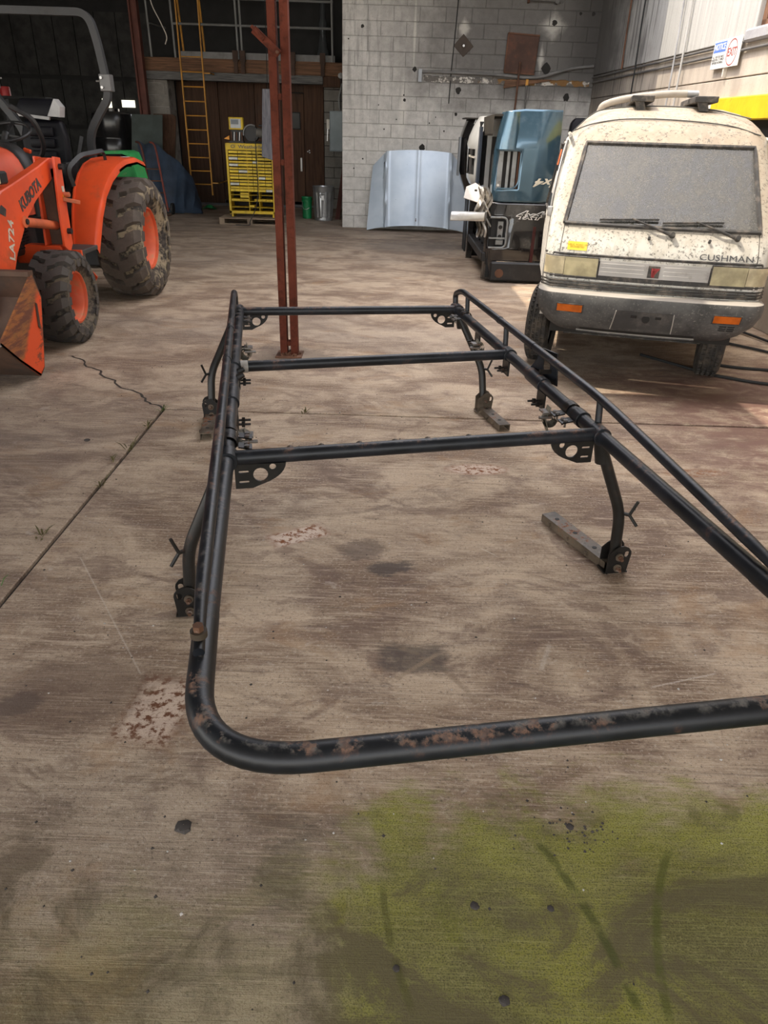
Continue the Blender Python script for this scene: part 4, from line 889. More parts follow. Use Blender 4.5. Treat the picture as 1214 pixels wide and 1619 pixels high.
for i, (z, c) in enumerate(((1.06, decw), (1.0, mat('warning_yellow', (.75, .45, .03), .6)))): tb(MB().box(tcx+.616, tcx+.618, 5.945, 5.985, z-.02, z+.02), 'warning_sticker', c, [c_ for c_ in trac.children if c_.name.startswith('mast')][-1])
# bucket curled back, lip up
bx0, bx1 = tcx-.86, tcx+.845
prof = [(4.18, .33), (4.36, .18), (4.59, .012), (4.66, .05), (4.74, .29), (4.80, .48), (4.73, .645)]
rows = [[(x, y, z) for y, z in prof] for x in (bx0, bx1)]
bk = tb(MB().grid(rows, (0, .008, .012)), 'bucket', BRN)
for x in (bx0, bx1-.014): tb(MB().box(x, x+.014, 0, 0, 0, 0) if 0 else MB().prism([(x, y, z) for y, z in prof], (.014, 0, 0)), 'bucket_cheek', BKT, bk)
tb(MB().prism([(bx1+.001, y, z) for y, z in ((4.70, .47), (4.715, .46), (4.70, .30), (4.68, .32))], (.008, 0, 0)), 'cheek_strap', BRN, bk)
tb(MB().bar((bx0, 4.72, .65), (bx1, 4.72, .65), .07, .03), 'bucket_top_edge', BRN, bk); tb(MB().bar((bx0, 4.185, .325), (bx1, 4.185, .325), .05, .016), 'cutting_edge', steel, bk)
for s in (-1, 1): tb(MB().prism([(tcx+s*.53, y, z) for y, z in ((4.76, .18), (4.98, .28), (4.96, .36), (4.8, .60), (4.74, .55))], (s*.03, 0, 0)), 'bucket_bracket', ORG, bk)
# fenders, platform
fpr = [(6.36, .585), (6.39, .70), (6.45, .86), (6.56, 1.02), (6.70, 1.13), (6.85, 1.20), (7.05, 1.235), (7.36, 1.245), (7.60, 1.20)]
for s in (-1, 1):
    xi, xf, xt = tcx+s*.45, tcx+s*.655, tcx+s*.75
    rows = []
    for i, (y, z) in enumerate(fpr):
        f = min(1, i/5); xo = xf+(xt-xf)*f
        rows.append([(xi, y+.02, z), (xo-s*.03, y, z), (xo-s*.008, y+.004, z-.006), (xo, y+.016, z-.03), (xo, y+.03, z-.05)])
    fe = tb(MB().grid(rows, (0, .012, -.012)), 'fender', ORG, smooth=50)
    tb(MB().prism([(xi, y, z) for y, z in fpr] + [(xi, 7.6, .7), (xi, 6.9, .6)], (s*.012, 0, 0)), 'fender_inner_wall', ORG, fe)
    tb(MB().tube(fillet([(xi+s*.02, 6.53, 1.04), (xi-s*.0, 6.50, 1.17), (xi+s*.06, 6.66, 1.27), (xi+s*.14, 7.0, 1.30), (xi+s*.14, 7.02, 1.22)], .06, 5), .016, 4, True, 1.5), 'grab_rail', blk, fe)
    tb(MB().box(*sorted((xi-s*.25, xf+s*.0)), 6.02, 6.40, .565, .60), 'foot_plate', mat('tread_plate', (.10, .095, .09), .6, .5, var=.2) if s > 0 else blk, bevel=.004)
    tb(MB().box(*sorted((xi-s*.25, xf+s*.01)), 5.99, 6.02, .53, .608), 'foot_plate_lip', ORG)
    tb(MB().prism([(xf-s*.09, 6.05, .55), (xf-s*.03, 6.05, .55), (xf+s*.06, 6.12, .38), (xf+s*.0, 6.12, .28), (xf-s*.02, 6.12, .34)], (0, .012, 0)), 'step_bracket', ORG)
dk2 = mat('decal_white', (.6, .6, .58), .5); tb(MB().box(tcx+.66, tcx+.72, 7.20, 7.30, 1.247, 1.2485), 'fender_label', dk2)
# seat
sx = tcx+.03
st = tb(MB().box(sx-.22, sx+.22, 6.75, 7.15, .98, 1.12), 'seat_cushion', vinyl, bevel=.04, seg=3)
def slab(m, pts, d): return m.prism(pts, d)
bk_ = tb(MB().prism([(sx-.20, 7.08, 1.08), (sx+.20, 7.08, 1.08), (sx+.205, 7.10, 1.38), (sx+.165, 7.12, 1.53), (sx-.165, 7.12, 1.53), (sx-.205, 7.10, 1.38)], (0, .11, 0)), 'seat_back', vinyl, bevel=.035, seg=3)
for zz in (1.14, 1.24, 1.34, 1.43): tb(MB().box(sx-.11, sx+.11, 7.062, 7.10, zz-.035, zz+.045), 'back_pad', vinyl, bk_, bevel=.018, seg=2)
hr = tb(MB().prism([(sx-.17, 7.09, 1.545), (sx+.17, 7.09, 1.545), (sx+.185, 7.10, 1.63), (sx+.15, 7.12, 1.69), (sx-.16, 7.12, 1.69), (sx-.195, 7.10, 1.62)], (0, .09, 0)), 'headrest', vinyl, bevel=.02, seg=2)
tb(MB().prism([(sx+.08, 7.082, 1.555), (sx+.185, 7.086, 1.55), (sx+.20, 7.09, 1.63), (sx+.15, 7.10, 1.69)], (.004, .10, 0)), 'tape_patch', tape, hr); tb(MB().prism([(sx-.19, 7.08, 1.58), (sx-.17, 7.08, 1.55), (sx+.09, 7.076, 1.525), (sx+.10, 7.076, 1.55), (sx-.16, 7.082, 1.572)], (0, .03, 0)), 'tape_strip', tape, hr)
tb(MB().box(sx+.2, sx+.26, 6.9, 7.15, .95, 1.20), 'seat_slide', blk, bevel=.01)
# roll bar
half = [(tcx+.30, 7.50, .95), (tcx+.30, 7.50, 1.42), (tcx+.43, 7.50, 1.60), (tcx+.525, 7.50, 1.72), (tcx+.525, 7.50, 1.85), (tcx+.49, 7.50, 2.16), (tcx+.44, 7.50, 2.365)]
full = half + [(2*tcx-x, y, z) for x, y, z in half[::-1]]
low = lambda h: fillet(h[:6], [.12, .08, .06, .05], 5)
rb = tb(MB().tube(fillet(half[4:] + [(2*tcx-x, y, z) for x, y, z in half[4:][::-1]], [.1, .20, .20, .1], 8), .042, 4, True, 1.0, (0, 1, 0)), 'roll_bar', ropsm, smooth=50)
for s in (-1, 1):
    h_ = [(tcx+s*(x-tcx), y, z) for x, y, z in half[:5]]
    tb(MB().tube(fillet(h_, [.14, .06, .08], 5), .042, 4, True, 1.0, (0, 1, 0)), 'roll_bar_post', ropsm, smooth=50)
    c = tcx+s*.525; hg = tb(MB().box(c-.05, c+.05, 7.45, 7.55, 1.77, 1.905), 'hinge', mat('hinge_grey', (.13, .13, .13), .5, .4) if s < 0 else bpy.data.materials['hinge_grey'], bevel=.005)
    for zz in (1.80, 1.875): tb(MB().cyl((c-.025, 7.43, zz), (c-.025, 7.46, zz), .012, n=8), 'hinge_bolt', steel, hg)
    tb(MB().cyl((c-s*.05, 7.5, 1.85), (c-s*.095, 7.5, 1.85), .007, n=8), 'hinge_pin', steel, hg)
    tb(MB().bar((tcx+s*.10, 7.45, 1.0), (tcx+s*.22, 7.5, 1.40), .05, .03), 'post_brace', ropsm)
# steering wheel, levers, lamp
wh = [Vector((tcx+.0+.19*math.cos(a), 6.50+.16*math.sin(a), 1.43+.07*math.sin(a))) for a in [2*math.pi*k/28 for k in range(29)]]
swh = tb(MB().tube(wh, .014, 8), 'steering_wheel', blk)
for a in (90, 210, 330): tb(MB().bar((tcx, 6.50, 1.41), (tcx+.18*math.cos(R(a)), 6.50+.15*math.sin(R(a)), 1.43+.07*math.sin(R(a))), .025, .012), 'spoke', blk, swh)
tb(MB().cyl((tcx, 6.30, 1.2), (tcx, 6.50, 1.42), .03), 'steering_column', blk)
tb(MB().tube(spline([(tcx+.02, 6.95, 1.20), (tcx+.12, 6.88, 1.33), (tcx+.10, 6.80, 1.52), (tcx-.05, 6.75, 1.62)], 5), .022, 8), 'arm_tube', blk)
tb(MB().cbox((tcx+.17, 6.45, 1.30), (.06, .03, .03), Matrix.Rotation(.3, 3, 'Y')), 'orange_lever', ORG, bevel=.006)
lm = tb(MB().box(AX-.055, AX+.0, 5.155, 5.26, 1.135, 1.215), 'work_lamp', blk, bevel=.012); tb(MB().box(AX-.05, AX-.004, 5.148, 5.158, 1.14, 1.20), 'lamp_glass', LENS, lm, bevel=.008)
hs = MB()
for k in range(3): hs.tube(spline([(tcx+.30, 6.0+.05*k, 1.15), (tcx+.42, 6.15+.05*k, 1.0-.1*k), (tcx+.34, 6.3, .80), (tcx+.25, 6.4, .70)], 6), .012, 8)
for k in range(3):
    tb(MB().tube(spline([(tcx+.30, 6.0+.05*k, 1.15), (tcx+.42, 6.15+.05*k, 1.0-.1*k), (tcx+.34, 6.3, .80), (tcx+.25, 6.4, .70)], 6), .012, 8), 'hydraulic_hose', vinyl)
tb(MB().bar((tcx+.60, 5.95, .99), (tcx+.69, 6.05, .96), .05, .03).cyl((tcx+.58, 5.97, 1.02), (tcx+.66, 5.97, 1.02), .02, n=8), 'latch_handle', ORD, bevel=.004)
# ================================================================ BEHIND THE TRACTOR
grn = mat('implement_green', (.015, .26, .06), .5, var=.15, dirt=(.25, .24, .10), damt=.6, dscale=14, dlo=.56)
gi = thing('green_implement', 'bent green steel implement guard showing above the big rear tyre', 'implement', (-3.0, 8.75, 0))
gfr = [(-3.20, 8.6, 1.245), (-2.95, 8.6, 1.255), (-2.895, 8.6, 1.235), (-2.87, 8.6, 1.17), (-2.83, 8.6, .98), (-2.83, 8.6, .95)]
rows = [[(x, y+.0, z) for x, y, z in gfr], [(x-.0, y+.35, z) for x, y, z in gfr]]
MB().grid(rows, (-.02, 0, -.03)).build('guard', grn, gi, world=True)
MB().prism([(-3.16, 8.62, .97), (-2.845, 8.62, .97), (-2.875, 8.62, 1.10), (-3.05, 8.62, 1.095), (-3.10, 8.62, 1.12), (-3.16, 8.62, 1.12)], (0, .02, 0)).build('front_panel', grn, gi, world=True)
MB().box(-3.6, -2.9, 8.70, 9.0, .02, .96).build('body', blk, gi, world=True, bevel=.02)
tk = thing('plastic_tank', 'glossy black plastic tank with ribbed side in the dark shed', 'tank', (-5.75, 16.4, 0))
pb_ = mat('black_poly', (.012, .012, .013), .22, var=.1)
prof = [(0, 1.72), (.32, 1.72), (.40, 1.68)]
for z in (1.60, 1.2, .8, .4): prof += [(.42, z), (.42, z-.30), (.405, z-.33), (.405, z-.37)]
MB().lathe(prof + [(.40, 0), (0, 0)], (-5.75, 16.4, 0), (0, 0, 1), 32).build('tank_body', pb_, tk, world=True); MB().cyl((-5.75, 16.4, 1.72), (-5.75, 16.4, 1.77), .14, n=20).build('tank_lid', pb_, tk, world=True)
# ================================================================ RED POST
redp = mat('red_oxide_paint', (.108, .029, .017), .8, var=.25, dirt=(.055, .018, .012), damt=.8, dscale=14, dlo=.46, bump=.5, bscale=60, spec=.12)
rst = mat('rust_scale', (.11, .05, .028), .85, var=.35, bump=.5, bscale=70)
post = thing('steel_post', 'red oxide post of two steel channels standing on a rusty base plate', 'post', (-.752, 5.31, 0))
for s in (-1, 1):
    xc = -.752+s*.039
    MB().prism([(xc-.026, 5.27, .012), (xc+.026, 5.27, .012), (xc+.026, 5.35, .012), (xc+.020, 5.35, .012), (xc+.020, 5.277, .012), (xc-.020, 5.277, .012), (xc-.020, 5.35, .012), (xc-.026, 5.35, .012)], (0, 0, 4.19)).build('channel', redp, post, world=True, bevel=.0015)
    MB().box(xc-.019, xc+.019, 5.345, 5.352, .012, 4.19).build('channel_back', redp, post, world=True)
MB().box(-.85, -.655, 5.22, 5.40, 0, .014).build('base_plate', rst, post, world=True, bevel=.003)
mm = MB()
for k in range(26):
    a = random.uniform(0, 6.28); r = random.uniform(.02, .085); mm.cbox((-.752+r*math.cos(a), 5.30+r*.8*math.sin(a), .020), (random.uniform(.01, .03), random.uniform(.01, .03), random.uniform(.006, .02)), Matrix.Rotation(a, 3, (1, 1, 0)))
tag(mm.build('scale_debris', rst, post, world=True), kind='stuff')
for z in (.08, 1.30, 1.68): MB().box(-.764, -.742, 5.275, 5.33, z, z+.035).build('spacer', redp, post, world=True)
for x, z in ((-.80, .03), (-.70, .03)): MB().cyl((x, 5.24, .014), (x, 5.24, .03), .011, n=6).build('anchor_bolt', rst, post, world=True)
MB().bar((-.895, 5.235, 2.05), (-.742, 5.235, 1.925), .045, .03, (0, 1, 0)).bar((-.905, 5.225, 2.066), (-.83, 5.225, 1.998), .02, .036, (0, 1, 0)).build('broken_brace', redp, post, world=True, bevel=.002)
MB().cyl((-.752, 5.21, 1.935), (-.752, 5.27, 1.935), .010, n=8).build('brace_bolt', rst, post, world=True)
# ================================================================ THINGS ON THE BACK WALL
iron = mat('dark_iron_plate', (.065, .05, .04), .8, .2, var=.25, dirt=(.11, .06, .035), damt=.6, bump=.3)
dp = thing('diamond_plate', 'dark iron anchor plate set as a diamond on the block wall', 'plate', (1.03, BY, 2.60))
MB().prism([(.87, BY-.012, 2.75), (1.035, BY-.012, 2.60), (1.19, BY-.012, 2.745), (1.02, BY-.012, 2.91)], (0, .012, 0)).build('plate', iron, dp, world=True, bevel=.003)
MB().cyl((1.03, BY-.012, 2.75), (1.03, BY-.03, 2.75), .032, n=18).build('washer', iron, dp, world=True); MB().cyl((1.03, BY-.03, 2.75), (1.03, BY-.055, 2.75), .018, n=6).build('nut', steel, dp, world=True)
rh = thing('steel_hatch', 'square rusty brown steel hatch standing proud of the sooty wall', 'hatch', (1.95, BY, 2.39))
hm = mat('hatch_brown', (.075, .038, .026), .75, .2, var=.25, dirt=(.13, .05, .03), damt=.6, dscale=8, bump=.2)
MB().prism([(1.70, BY-.06, 2.41), (2.19, BY-.06, 2.39), (2.215, BY-.06, 2.91), (1.715, BY-.06, 2.935)], (0, .06, 0)).build('hatch_panel', hm, rh, world=True, bevel=.006)
for a, b in (((1.70, 2.41), (2.19, 2.39)), ((1.715, 2.935), (2.215, 2.91)), ((1.705, 2.41), (1.72, 2.935))): MB().bar((a[0], BY-.065, a[1]), (b[0], BY-.065, b[1]), .02, .02).build('hatch_rim', rst, rh, world=True)
def wall_hole(x, z, r, lab, big=False):
    pts = [(r*random.uniform(.75, 1.15)*math.cos(a), r*random.uniform(.8, 1.2)*math.sin(a)) for a in [2*math.pi*k/12 for k in range(12)]]
    o = plate('wall_hole', pts, [], .004, frame((x, BY-.001, z), (1, 0, 0), (0, 0, 1)), dark, wb)
for x, z, r in ((-.58, 2.97, .026), (.27, 2.415, .035), (.99, 2.14, .048), (.125, 1.98, .024), (.98, 1.80, .026), (2.43, 3.09, .042), (2.38, 2.48, .075), (2.76, 2.09, .055), (2.82, 3.22, .022), (3.02, 3.22, .03), (.45, 1.30, .05), (-.8, 2.8, .012), (.11, 2.05, .012), (.0, 1.7, .011), (.55, 1.66, .012), (.8, 1.55, .014), (-.3, 1.9, .01), (-.2, 1.55, .012), (.65, 1.75, .01), (-.55, 1.1, .014), (-.7, .95, .012)): wall_hole(x, z, r, '')
# pipe, sagging duct and ledge across the wall
con = thing('conduit', 'grey conduit sagging across the block wall above the crumbling ledge', 'conduit', (1.7, BY, 2.3))
MB().tube(spline([(.38, BY-.03, 2.385), (.9, BY-.03, 2.385), (1.6, BY-.07, 2.37), (2.0, BY-.075, 2.345), (2.3, BY-.075, 2.36), (2.55, BY-.07, 2.43), (2.8, BY-.03, 2.49), (3.13, BY-.03, 2.53)], 6), .020, 8).build('tube', mat('conduit_grey', (.17, .165, .16), .7, .2, var=.2), con, world=True)
MB().box(.33, .39, BY-.06, BY, 2.24, 2.42).build('junction', mat('galv_blue', (.34, .36, .38), .6, .3), con, world=True, bevel=.004)
led = NT('crumbled_ledge'); _p = led.pos(); _a = led.noise(_p, 9, 6, .7); _x = led.xyz(_p)[0]
_c = led.mix(led.sm(_a, .42, .5), (.56, .53, .48), (.13, .12, .11)); _c = led.mix(led.mul(led.sm(_x, 1.2, 1.5), led.sm(led.noise(_p, 4, 3), .50, .54)), _c, (.22, .12, .045)); led.bump(_a, .8, .03)
rows = []
for k in range(57):
    x = .42+k*(2.68/56); t_, b_ = 2.345-.02*random.random()-.01*(x > 1.2), 2.235+.02*random.random(); d_ = .012+.022*random.random()
    rows.append([(x, BY, t_), (x, BY-d_, t_-.01), (x, BY-d_*.6, (t_+b_)/2), (x, BY-.008, b_), (x, BY, b_)])
lg = MB().grid(rows).build('trim_4', led.done(_c, .95), smooth=25); tag(lg, kind='structure')
brd = thing('broken_board', 'short splintered brown board fixed under the rusty hatch', 'board', (2.0, BY, 2.25))
MB().prism([(1.72, BY-.045, 2.19), (2.42, BY-.045, 2.30), (2.5, BY-.045, 2.33), (1.74, BY-.045, 2.31)], (0, .04, 0)).build('board', BEAMW, brd, world=True, bevel=.004)
MB().box(2.07, 2.11, BY-.055, BY-.045, 2.23, 2.34).build('orange_tab', mat('orange_tab', (.5, .24, .04), .7), brd, world=True)
rd = thing('steel_rod', 'rusty steel rod leaning against the hatch on the wall', 'rod', (1.90, 13.30, .5)); MB().cyl((1.94, BY-.11, 2.55), (1.88, BY-.20, 0), .016, n=8).build('rod', rst, rd, world=True)
rd2 = thing('pipe_stub', 'thin pipe with a valve dropping from the splintered board', 'pipe', (2.13, 13.38, .8)); MB().cyl((2.09, BY-.06, 2.24), (2.13, BY-.05, .0), .013, n=8).cyl((2.095, BY-.06, 2.02), (2.095, BY-.09, 2.02), .022, n=8).build('pipe', conm := mat('pipe_dull', (.12, .115, .11), .7, .3), rd2, world=True)
cb = thing('wall_cable', 'thin dark cable hanging down the block wall past the diamond plate', 'cable', (.86, BY, 1.8)); MB().tube([(.92, BY-.008, 3.7), (.89, BY-.008, 3.0), (.86, BY-.008, 2.4), (.85, BY-.008, 1.95)], .008, 6).build('cable', shed, cb, world=True)
bp_ = thing('wall_pipe', 'dark horizontal pipe stub fixed high above the hatch', 'pipe', (2.2, BY, 3.3)); MB().cyl((1.98, BY-.06, 3.375), (2.44, BY-.06, 3.365), .022, n=10).cyl((2.42, BY-.09, 3.36), (2.42, BY, 3.36), .035, n=10).build('pipe', conm, bp_, world=True); MB().box(1.97, 2.0, BY-.08, BY, 3.33, 3.40).build('bracket', rst, bp_, world=True)
# right wall: conduits, drop cables, sign
for z, lab in ((2.375, 'upper of the two dark conduits along the right wall'), (2.305, 'lower of the two dark conduits along the right wall')):
    o = thing('wall_conduit', lab, 'conduit', tuple(RW(4, 0, z)), 0, 'conduits along the right wall'); MB().tube([RW(.0, .02, z), RW(3, .025, z-.004), RW(5.4, .03, z), RW(9, .03, z)], .013, 8).build('conduit', conm, o, world=True)
for t, z0, z1, r, lab, ms in ((1.55, 2.50, 4.1, .012, 'rusty rod ending above the conduits on the shaded right wall', rst), (2.15, 1.75, 4.1, .010, 'dark cable dropping down the right wall inside the shade', shed), (3.55, 1.7, 4.1, .010, 'first pale cable dropping down the sunlit right wall', tape), (3.80, 1.7, 4.1, .012, 'second pale pipe dropping down the sunlit right wall near the sign', PL_UP)):
    o = thing('drop_cable', lab, 'cable', tuple(RW(t, 0, z0))); MB().tube(spline([RW(t+.02, .055, z1), RW(t-.02, .05, 3.0), RW(t+.01, .05, 2.42), RW(t, .045, z0)], 5), r, 6).build('cable', ms, o, world=True)
sg = thing('wall_sign', 'white notice and exit sign fixed on the sunlit right wall', 'sign', tuple(RW(4.95, 0, 2.18)))
swh_ = mat('sign_white', (.74, .73, .70), .5, var=.04); sbl = mat('sign_blue', (.10, .19, .52), .5, var=.05); srd = mat('sign_red', (.38, .09, .08), .5); sbk = mat('sign_black', (.06, .06, .06), .6)
def sfr(t, z, off=.05): return frame(RW(t, off, z), -(-WD), (0, 0, 1))
rbox(MB(), 4.64, 5.26, .036, .048, 2.18, 2.43).build('sign_board', swh_, sg, world=True, bevel=.003)
rbox(MB(), 4.655, 4.935, .048, .0495, 2.325, 2.415).build('notice_band', sbl, sg, world=True)
text('NOTICE', .078, sfr(4.795, 2.37, .0505), swh_, sg, 'notice_word', world=True, ext=.0005, bold=.001, sx=.9)
text('ALL VISITORS MUST\nREGISTER AT OFFICE\nBEFORE ENTERING', .030, sfr(4.795, 2.26, .0495), sbk, sg, 'notice_text', world=True, ext=.0005)
text('EXIT', .10, sfr(5.09, 2.305, .0495), srd, sg, 'exit_word', world=True, ext=.0005, bold=.002, sx=.95)
plate('exit_ring', circ(0, 0, .115, 36), [circ(0, 0, .105, 36)], .001, sfr(5.09, 2.305, .0495), srd, sg, True)
rbox(MB(), 4.945, 4.965, .0, .040, 2.10, 2.44).build('sign_batten', whp, sg, world=True)
# ================================================================ SILVER BONNET
hs_ = NT('silver_blue_paint'); _p = hs_.obj(); _n = hs_.noise(_p, 3, 4); _s = hs_.vor(_p, 9)
_c = hs_.mix(hs_.sm(_n, .3, .7), (.40, .47, .55), (.48, .55, .62)); _c = hs_.mix(hs_.sm(_s, .045, .02), _c, (.06, .06, .06)); HSM = hs_.done(_c, .38, .35, .5)
hd_ = thing('car_bonnet', 'pale silver blue car bonnet leaning on end against the block wall', 'car bonnet', (.40, 13.2, 0))
def hp(u, v):
    # u -1..1 across, v 0..1 up
    half = (.855 + (.78-.855)*v if v < .75 else .797-(v-.75)*.1)
    zt = 1.20 + .06*(1-u*u) - (.20*max(0, (abs(u)-.70)/.30) if abs(u) > .70 else 0)
    zb = .10*(1-abs(u)**2.2) + .01
    z = zb+(zt-zb)*v; x = .40 + half*u
    y = 13.10 + .28*v - .07*(1-u*u)*(1-.3*v) - (.03 if abs(u) < .74-.10*(1-v) else 0) - .03*math.exp(-((abs(u)-.70+.08*(1-v))/.03)**2) - .012*math.exp(-(u/.03)**2)
    return Vector((x, y, z))
NU = 60
rows = [[hp(-1+2*j/NU, i/16) for j in range(NU+1)] for i in range(17)]
MB().grid(rows, (0, .015, 0)).build('bonnet_skin', HSM, hd_, world=True, smooth=40)
MB().grid([[hp(-1+2*j/20, i/4) + Vector((0, .03, 0)) for j in range(21)] for i in range(5)]).build('inner_frame', shed, hd_, world=True)
b = hp(-.02, .07); MB().cyl(b, b+Vector((0, -.012, 0)), .010, n=8).cyl(b+Vector((0, -.002, .04)), b+Vector((0, -.006, .0)), .006, n=8).build('latch_pin', rst, hd_, world=True)
# ================================================================ PICKUP BEDS
def carpaint(name, c, rough=.16, metal=.4, dirt_=None):
    return mat(name, c, rough, metal, var=.08, dirt=dirt_ or (.3, .28, .25), damt=.12, dscale=4, coat=.6)
BLU = carpaint('steel_blue_paint', (.065, .13, .185), .14, .55); BLK = carpaint('gloss_black_paint', (.012, .011, .011), .12, .0); SIL = carpaint('silver_paint', (.62, .62, .60), .3, .3)
brnk = mat('bed_underside', (.028, .022, .015), .8, var=.3, dirt=(.07, .055, .04), damt=.5); galv = mat('bare_panel', (.24, .25, .25), .45, .5, var=.15, dirt=(.12, .08, .05), damt=.5, dscale=14)
def bedside(t, mtl, x0, x1, z0, z1, y, hole, flip=False, notch=True):
    xs = sorted({x0, x0+.02, x0+.05, x0+.10, hole[0], hole[1], x0+.30, x0+.42, x1-.3, x1}); zs = sorted({z0, z0+.02, z0+.05, hole[2]-.03, hole[2], hole[3], hole[3]+.03, (z0+z1)/2+.2, z1-.05, z1-.02, z1})
    def pt(x, z):
        e = x-x0; yy = y + (.10*(1-min(1, e/.10))**2)
        q = (z-z0)/(z1-z0); yy += .05*(1-math.sin(math.pi*min(1, max(0, q))))*1.0
        zz = z
        if flip and notch and e < .16 and z > z1-.06: zz = z-.035*(1-e/.16)
        return Vector((x + (.06*max(0, (z-1.36)/.4) if (flip and e < .11) else 0), yy, zz))
    m = MB(); nx = len(xs); m.v = [pt(x, z) for z in zs for x in xs]
    for i in range(len(zs)-1):
        for j in range(nx-1):
            if hole[0]-1e-6 <= xs[j] < hole[1]-1e-6 and hole[2]-1e-6 <= zs[i] < hole[3]-1e-6: continue
            m.f.append((i*nx+j, i*nx+j+1, (i+1)*nx+j+1, (i+1)*nx+j))
    o = m.build('side_panel', mtl, t, world=True, smooth=60)
    q = o.modifiers.new('th', 'SOLIDIFY'); q.thickness = .02; q.offset = 1
    return o
bb = thing('black_pickup_bed', 'gloss black pickup bed standing on the floor under the blue one', 'truck bed', (1.8, 9.6, 0))
bs = bedside(bb, BLK, 1.07, 1.95, .02, .85, 8.60, (1.10, 1.27, .39, .70))
MB().box(1.09, 1.95, 8.63, 8.72, .05, .84).build('side_inner', shed, bb, world=True)
hl = MB(); hl.tube(fillet([(1.09, 8.58, .385), (1.285, 8.585, .385), (1.285, 8.585, .705), (1.09, 8.58, .705)], .06, 5), .012, 8); hl.build('lamp_opening_rim', galv, bb, world=True)
MB().box(1.11, 1.155, 8.61, 8.66, .38, .71).build('lamp_post', shed, bb, world=True); MB().box(1.185, 1.245, 8.62, 8.63, .42, .66).build('lamp_bracket', galv, bb, world=True)
for z in (.50, .60): MB().cyl((1.215, 8.618, z), (1.215, 8.622, z), .022, n=12).build('bulb_hole', dark, bb, world=True)
MB().box(1.17, 1.26, 8.60, 8.615, .41, .47).build('reflector', galv, bb, world=True, bevel=.008); MB().box(1.09, 1.27, 8.585, 8.60, .478, .495).build('lamp_strap', galv, bb, world=True)
rows = [[(1.08, 8.64, .25), (1.08, 10.4, .25)], [(1.12, 8.64, .30), (1.12, 10.4, .30)], [(1.95, 8.64, .30), (1.95, 10.4, .30)]]
MB().grid(rows, (0, 0, -.06)).build('bed_floor', shed, bb, world=True)
for k in range(5): MB().box(1.12, 1.9, 8.9+.32*k, 9.05+.32*k, .30, .325).build('floor_rib', shed, bb, world=True)
MB().box(1.13, 1.9, 8.78, 10.3, .33, .83).build('dark_load_space', dark, bb, world=True)  # solid near-black box, standing in for the shade inside the bed
MB().box(1.03, 1.12, 8.66, 10.4, .22, .32).build('rear_sill', blk, bb, world=True, bevel=.01)
MB().prism([(1.02, 10.35, .02), (1.10, 10.35, .0), (1.10, 10.35, .84), (1.02, 10.35, .8)], (0, .12, 0)).build('far_side', BLK, bb, world=True, bevel=.01)
MB().box(1.02, 1.95, 10.47, 10.5, .02, .82).build('far_side_panel', BLK, bb, world=True)
MB().box(1.13, 1.95, 8.55, 8.60, .02, .235).build('rocker', blk, bb, world=True, bevel=.02); MB().cyl((1.24, 8.545, .11), (1.24, 8.555, .11), .05, n=9).build('rust_hole', rst, bb, world=True)
MB().box(1.575, 1.61, 8.57, 8.582, .24, .62).build('red_trim_strip', mat('maroon_trim', (.045, .008, .008), .3), bb, world=True)
MB().box(1.2, 1.95, 8.575, 8.59, .225, .24).build('rocker_edge', chrome, bb, world=True)
fB = frame((1.50, 8.582, .733), (1, 0, -.02), (0, 0, 1)); fB2 = frame((1.50, 8.578, .733), (1, 0, -.02), (0, 0, 1))
whd = mat('decal_white2', (.72, .70, .66), .5); crd = mat('decal_cream2', (.62, .57, .45), .5)
text('4x4', .115, fB, whd, bs, 'decal_outline', world=True, shear=.45, sx=1.55, bold=.0075, ext=.0005); text('4x4', .115, fB2, BLK, bs, 'decal_fill', world=True, shear=.45, sx=1.55, ext=.0005)
ub = thing('blue_pickup_bed', 'steel blue pickup bed lying upside down on top of the black one', 'truck bed', (1.8, 9.4, .86))
us = bedside(ub, BLU, 1.09, 1.76, .865, 1.765, 8.60, (1.13, 1.36, 1.0, 1.375), True)
MB().box(1.37, 1.76, 8.66, 8.70, .9, 1.74).build('side_inner', shed, ub, world=True)
for x, wd, mt in ((1.15, .055, galv), (1.235, .03, galv), (1.30, .045, galv), (1.345, .02, rst)): MB().box(x-wd/2, x+wd/2, 8.64, 8.665, .98, 1.385).build('lamp_post', mt, ub, world=True)
MB().box(1.12, 1.37, 8.672, 8.69, .97, 1.4).build('lamp_back', dark, ub, world=True)
MB().cyl((1.15, 8.625, 1.13), (1.15, 8.64, 1.13), .026, n=14).build('striker', galv, ub, world=True); MB().cyl((1.145, 8.625, 1.03), (1.145, 8.64, 1.03), .012, n=10).build('bolt', whp, ub, world=True)
MB().tube(fillet([(1.13, 8.597, 1.375), (1.36, 8.60, 1.375), (1.36, 8.60, 1.0), (1.13, 8.597, 1.0)], [.03, .10], 6), .009, 8).build('opening_rim', BLU, ub, world=True)
cp_ = MB(); rows = []
for i in range(7):
    z = 1.385+.355*i/6; sl = .055*i/6; rows.append([(1.085+sl+.012*(i == 6), 8.66, z), (1.10+sl, 8.585, z), (1.13+sl, 8.565, z), (1.25+sl*.3, 8.560, z), (1.29, 8.575, z), (1.31, 8.60, z)])
cp_.grid(rows).build('corner_bulge', BLU, ub, world=True, smooth=60)
rows = [[(1.05, 8.72, 1.53), (1.04, 9.55, 1.53)], [(1.05, 8.72, 1.715), (1.03, 9.55, 1.70)], [(1.76, 8.66, 1.74), (1.76, 10.0, 1.72)]]
MB().grid(rows, (0, .0, -.02)).build('floor_underside', brnk, ub, world=True)
MB().box(1.15, 1.72, 8.72, 9.6, .9, 1.5).build('wheel_house', dark, ub, world=True)
MB().box(1.08, 1.14, 8.74, 9.4, .87, .93).build('tail_sill', galv, ub, world=True, bevel=.01)
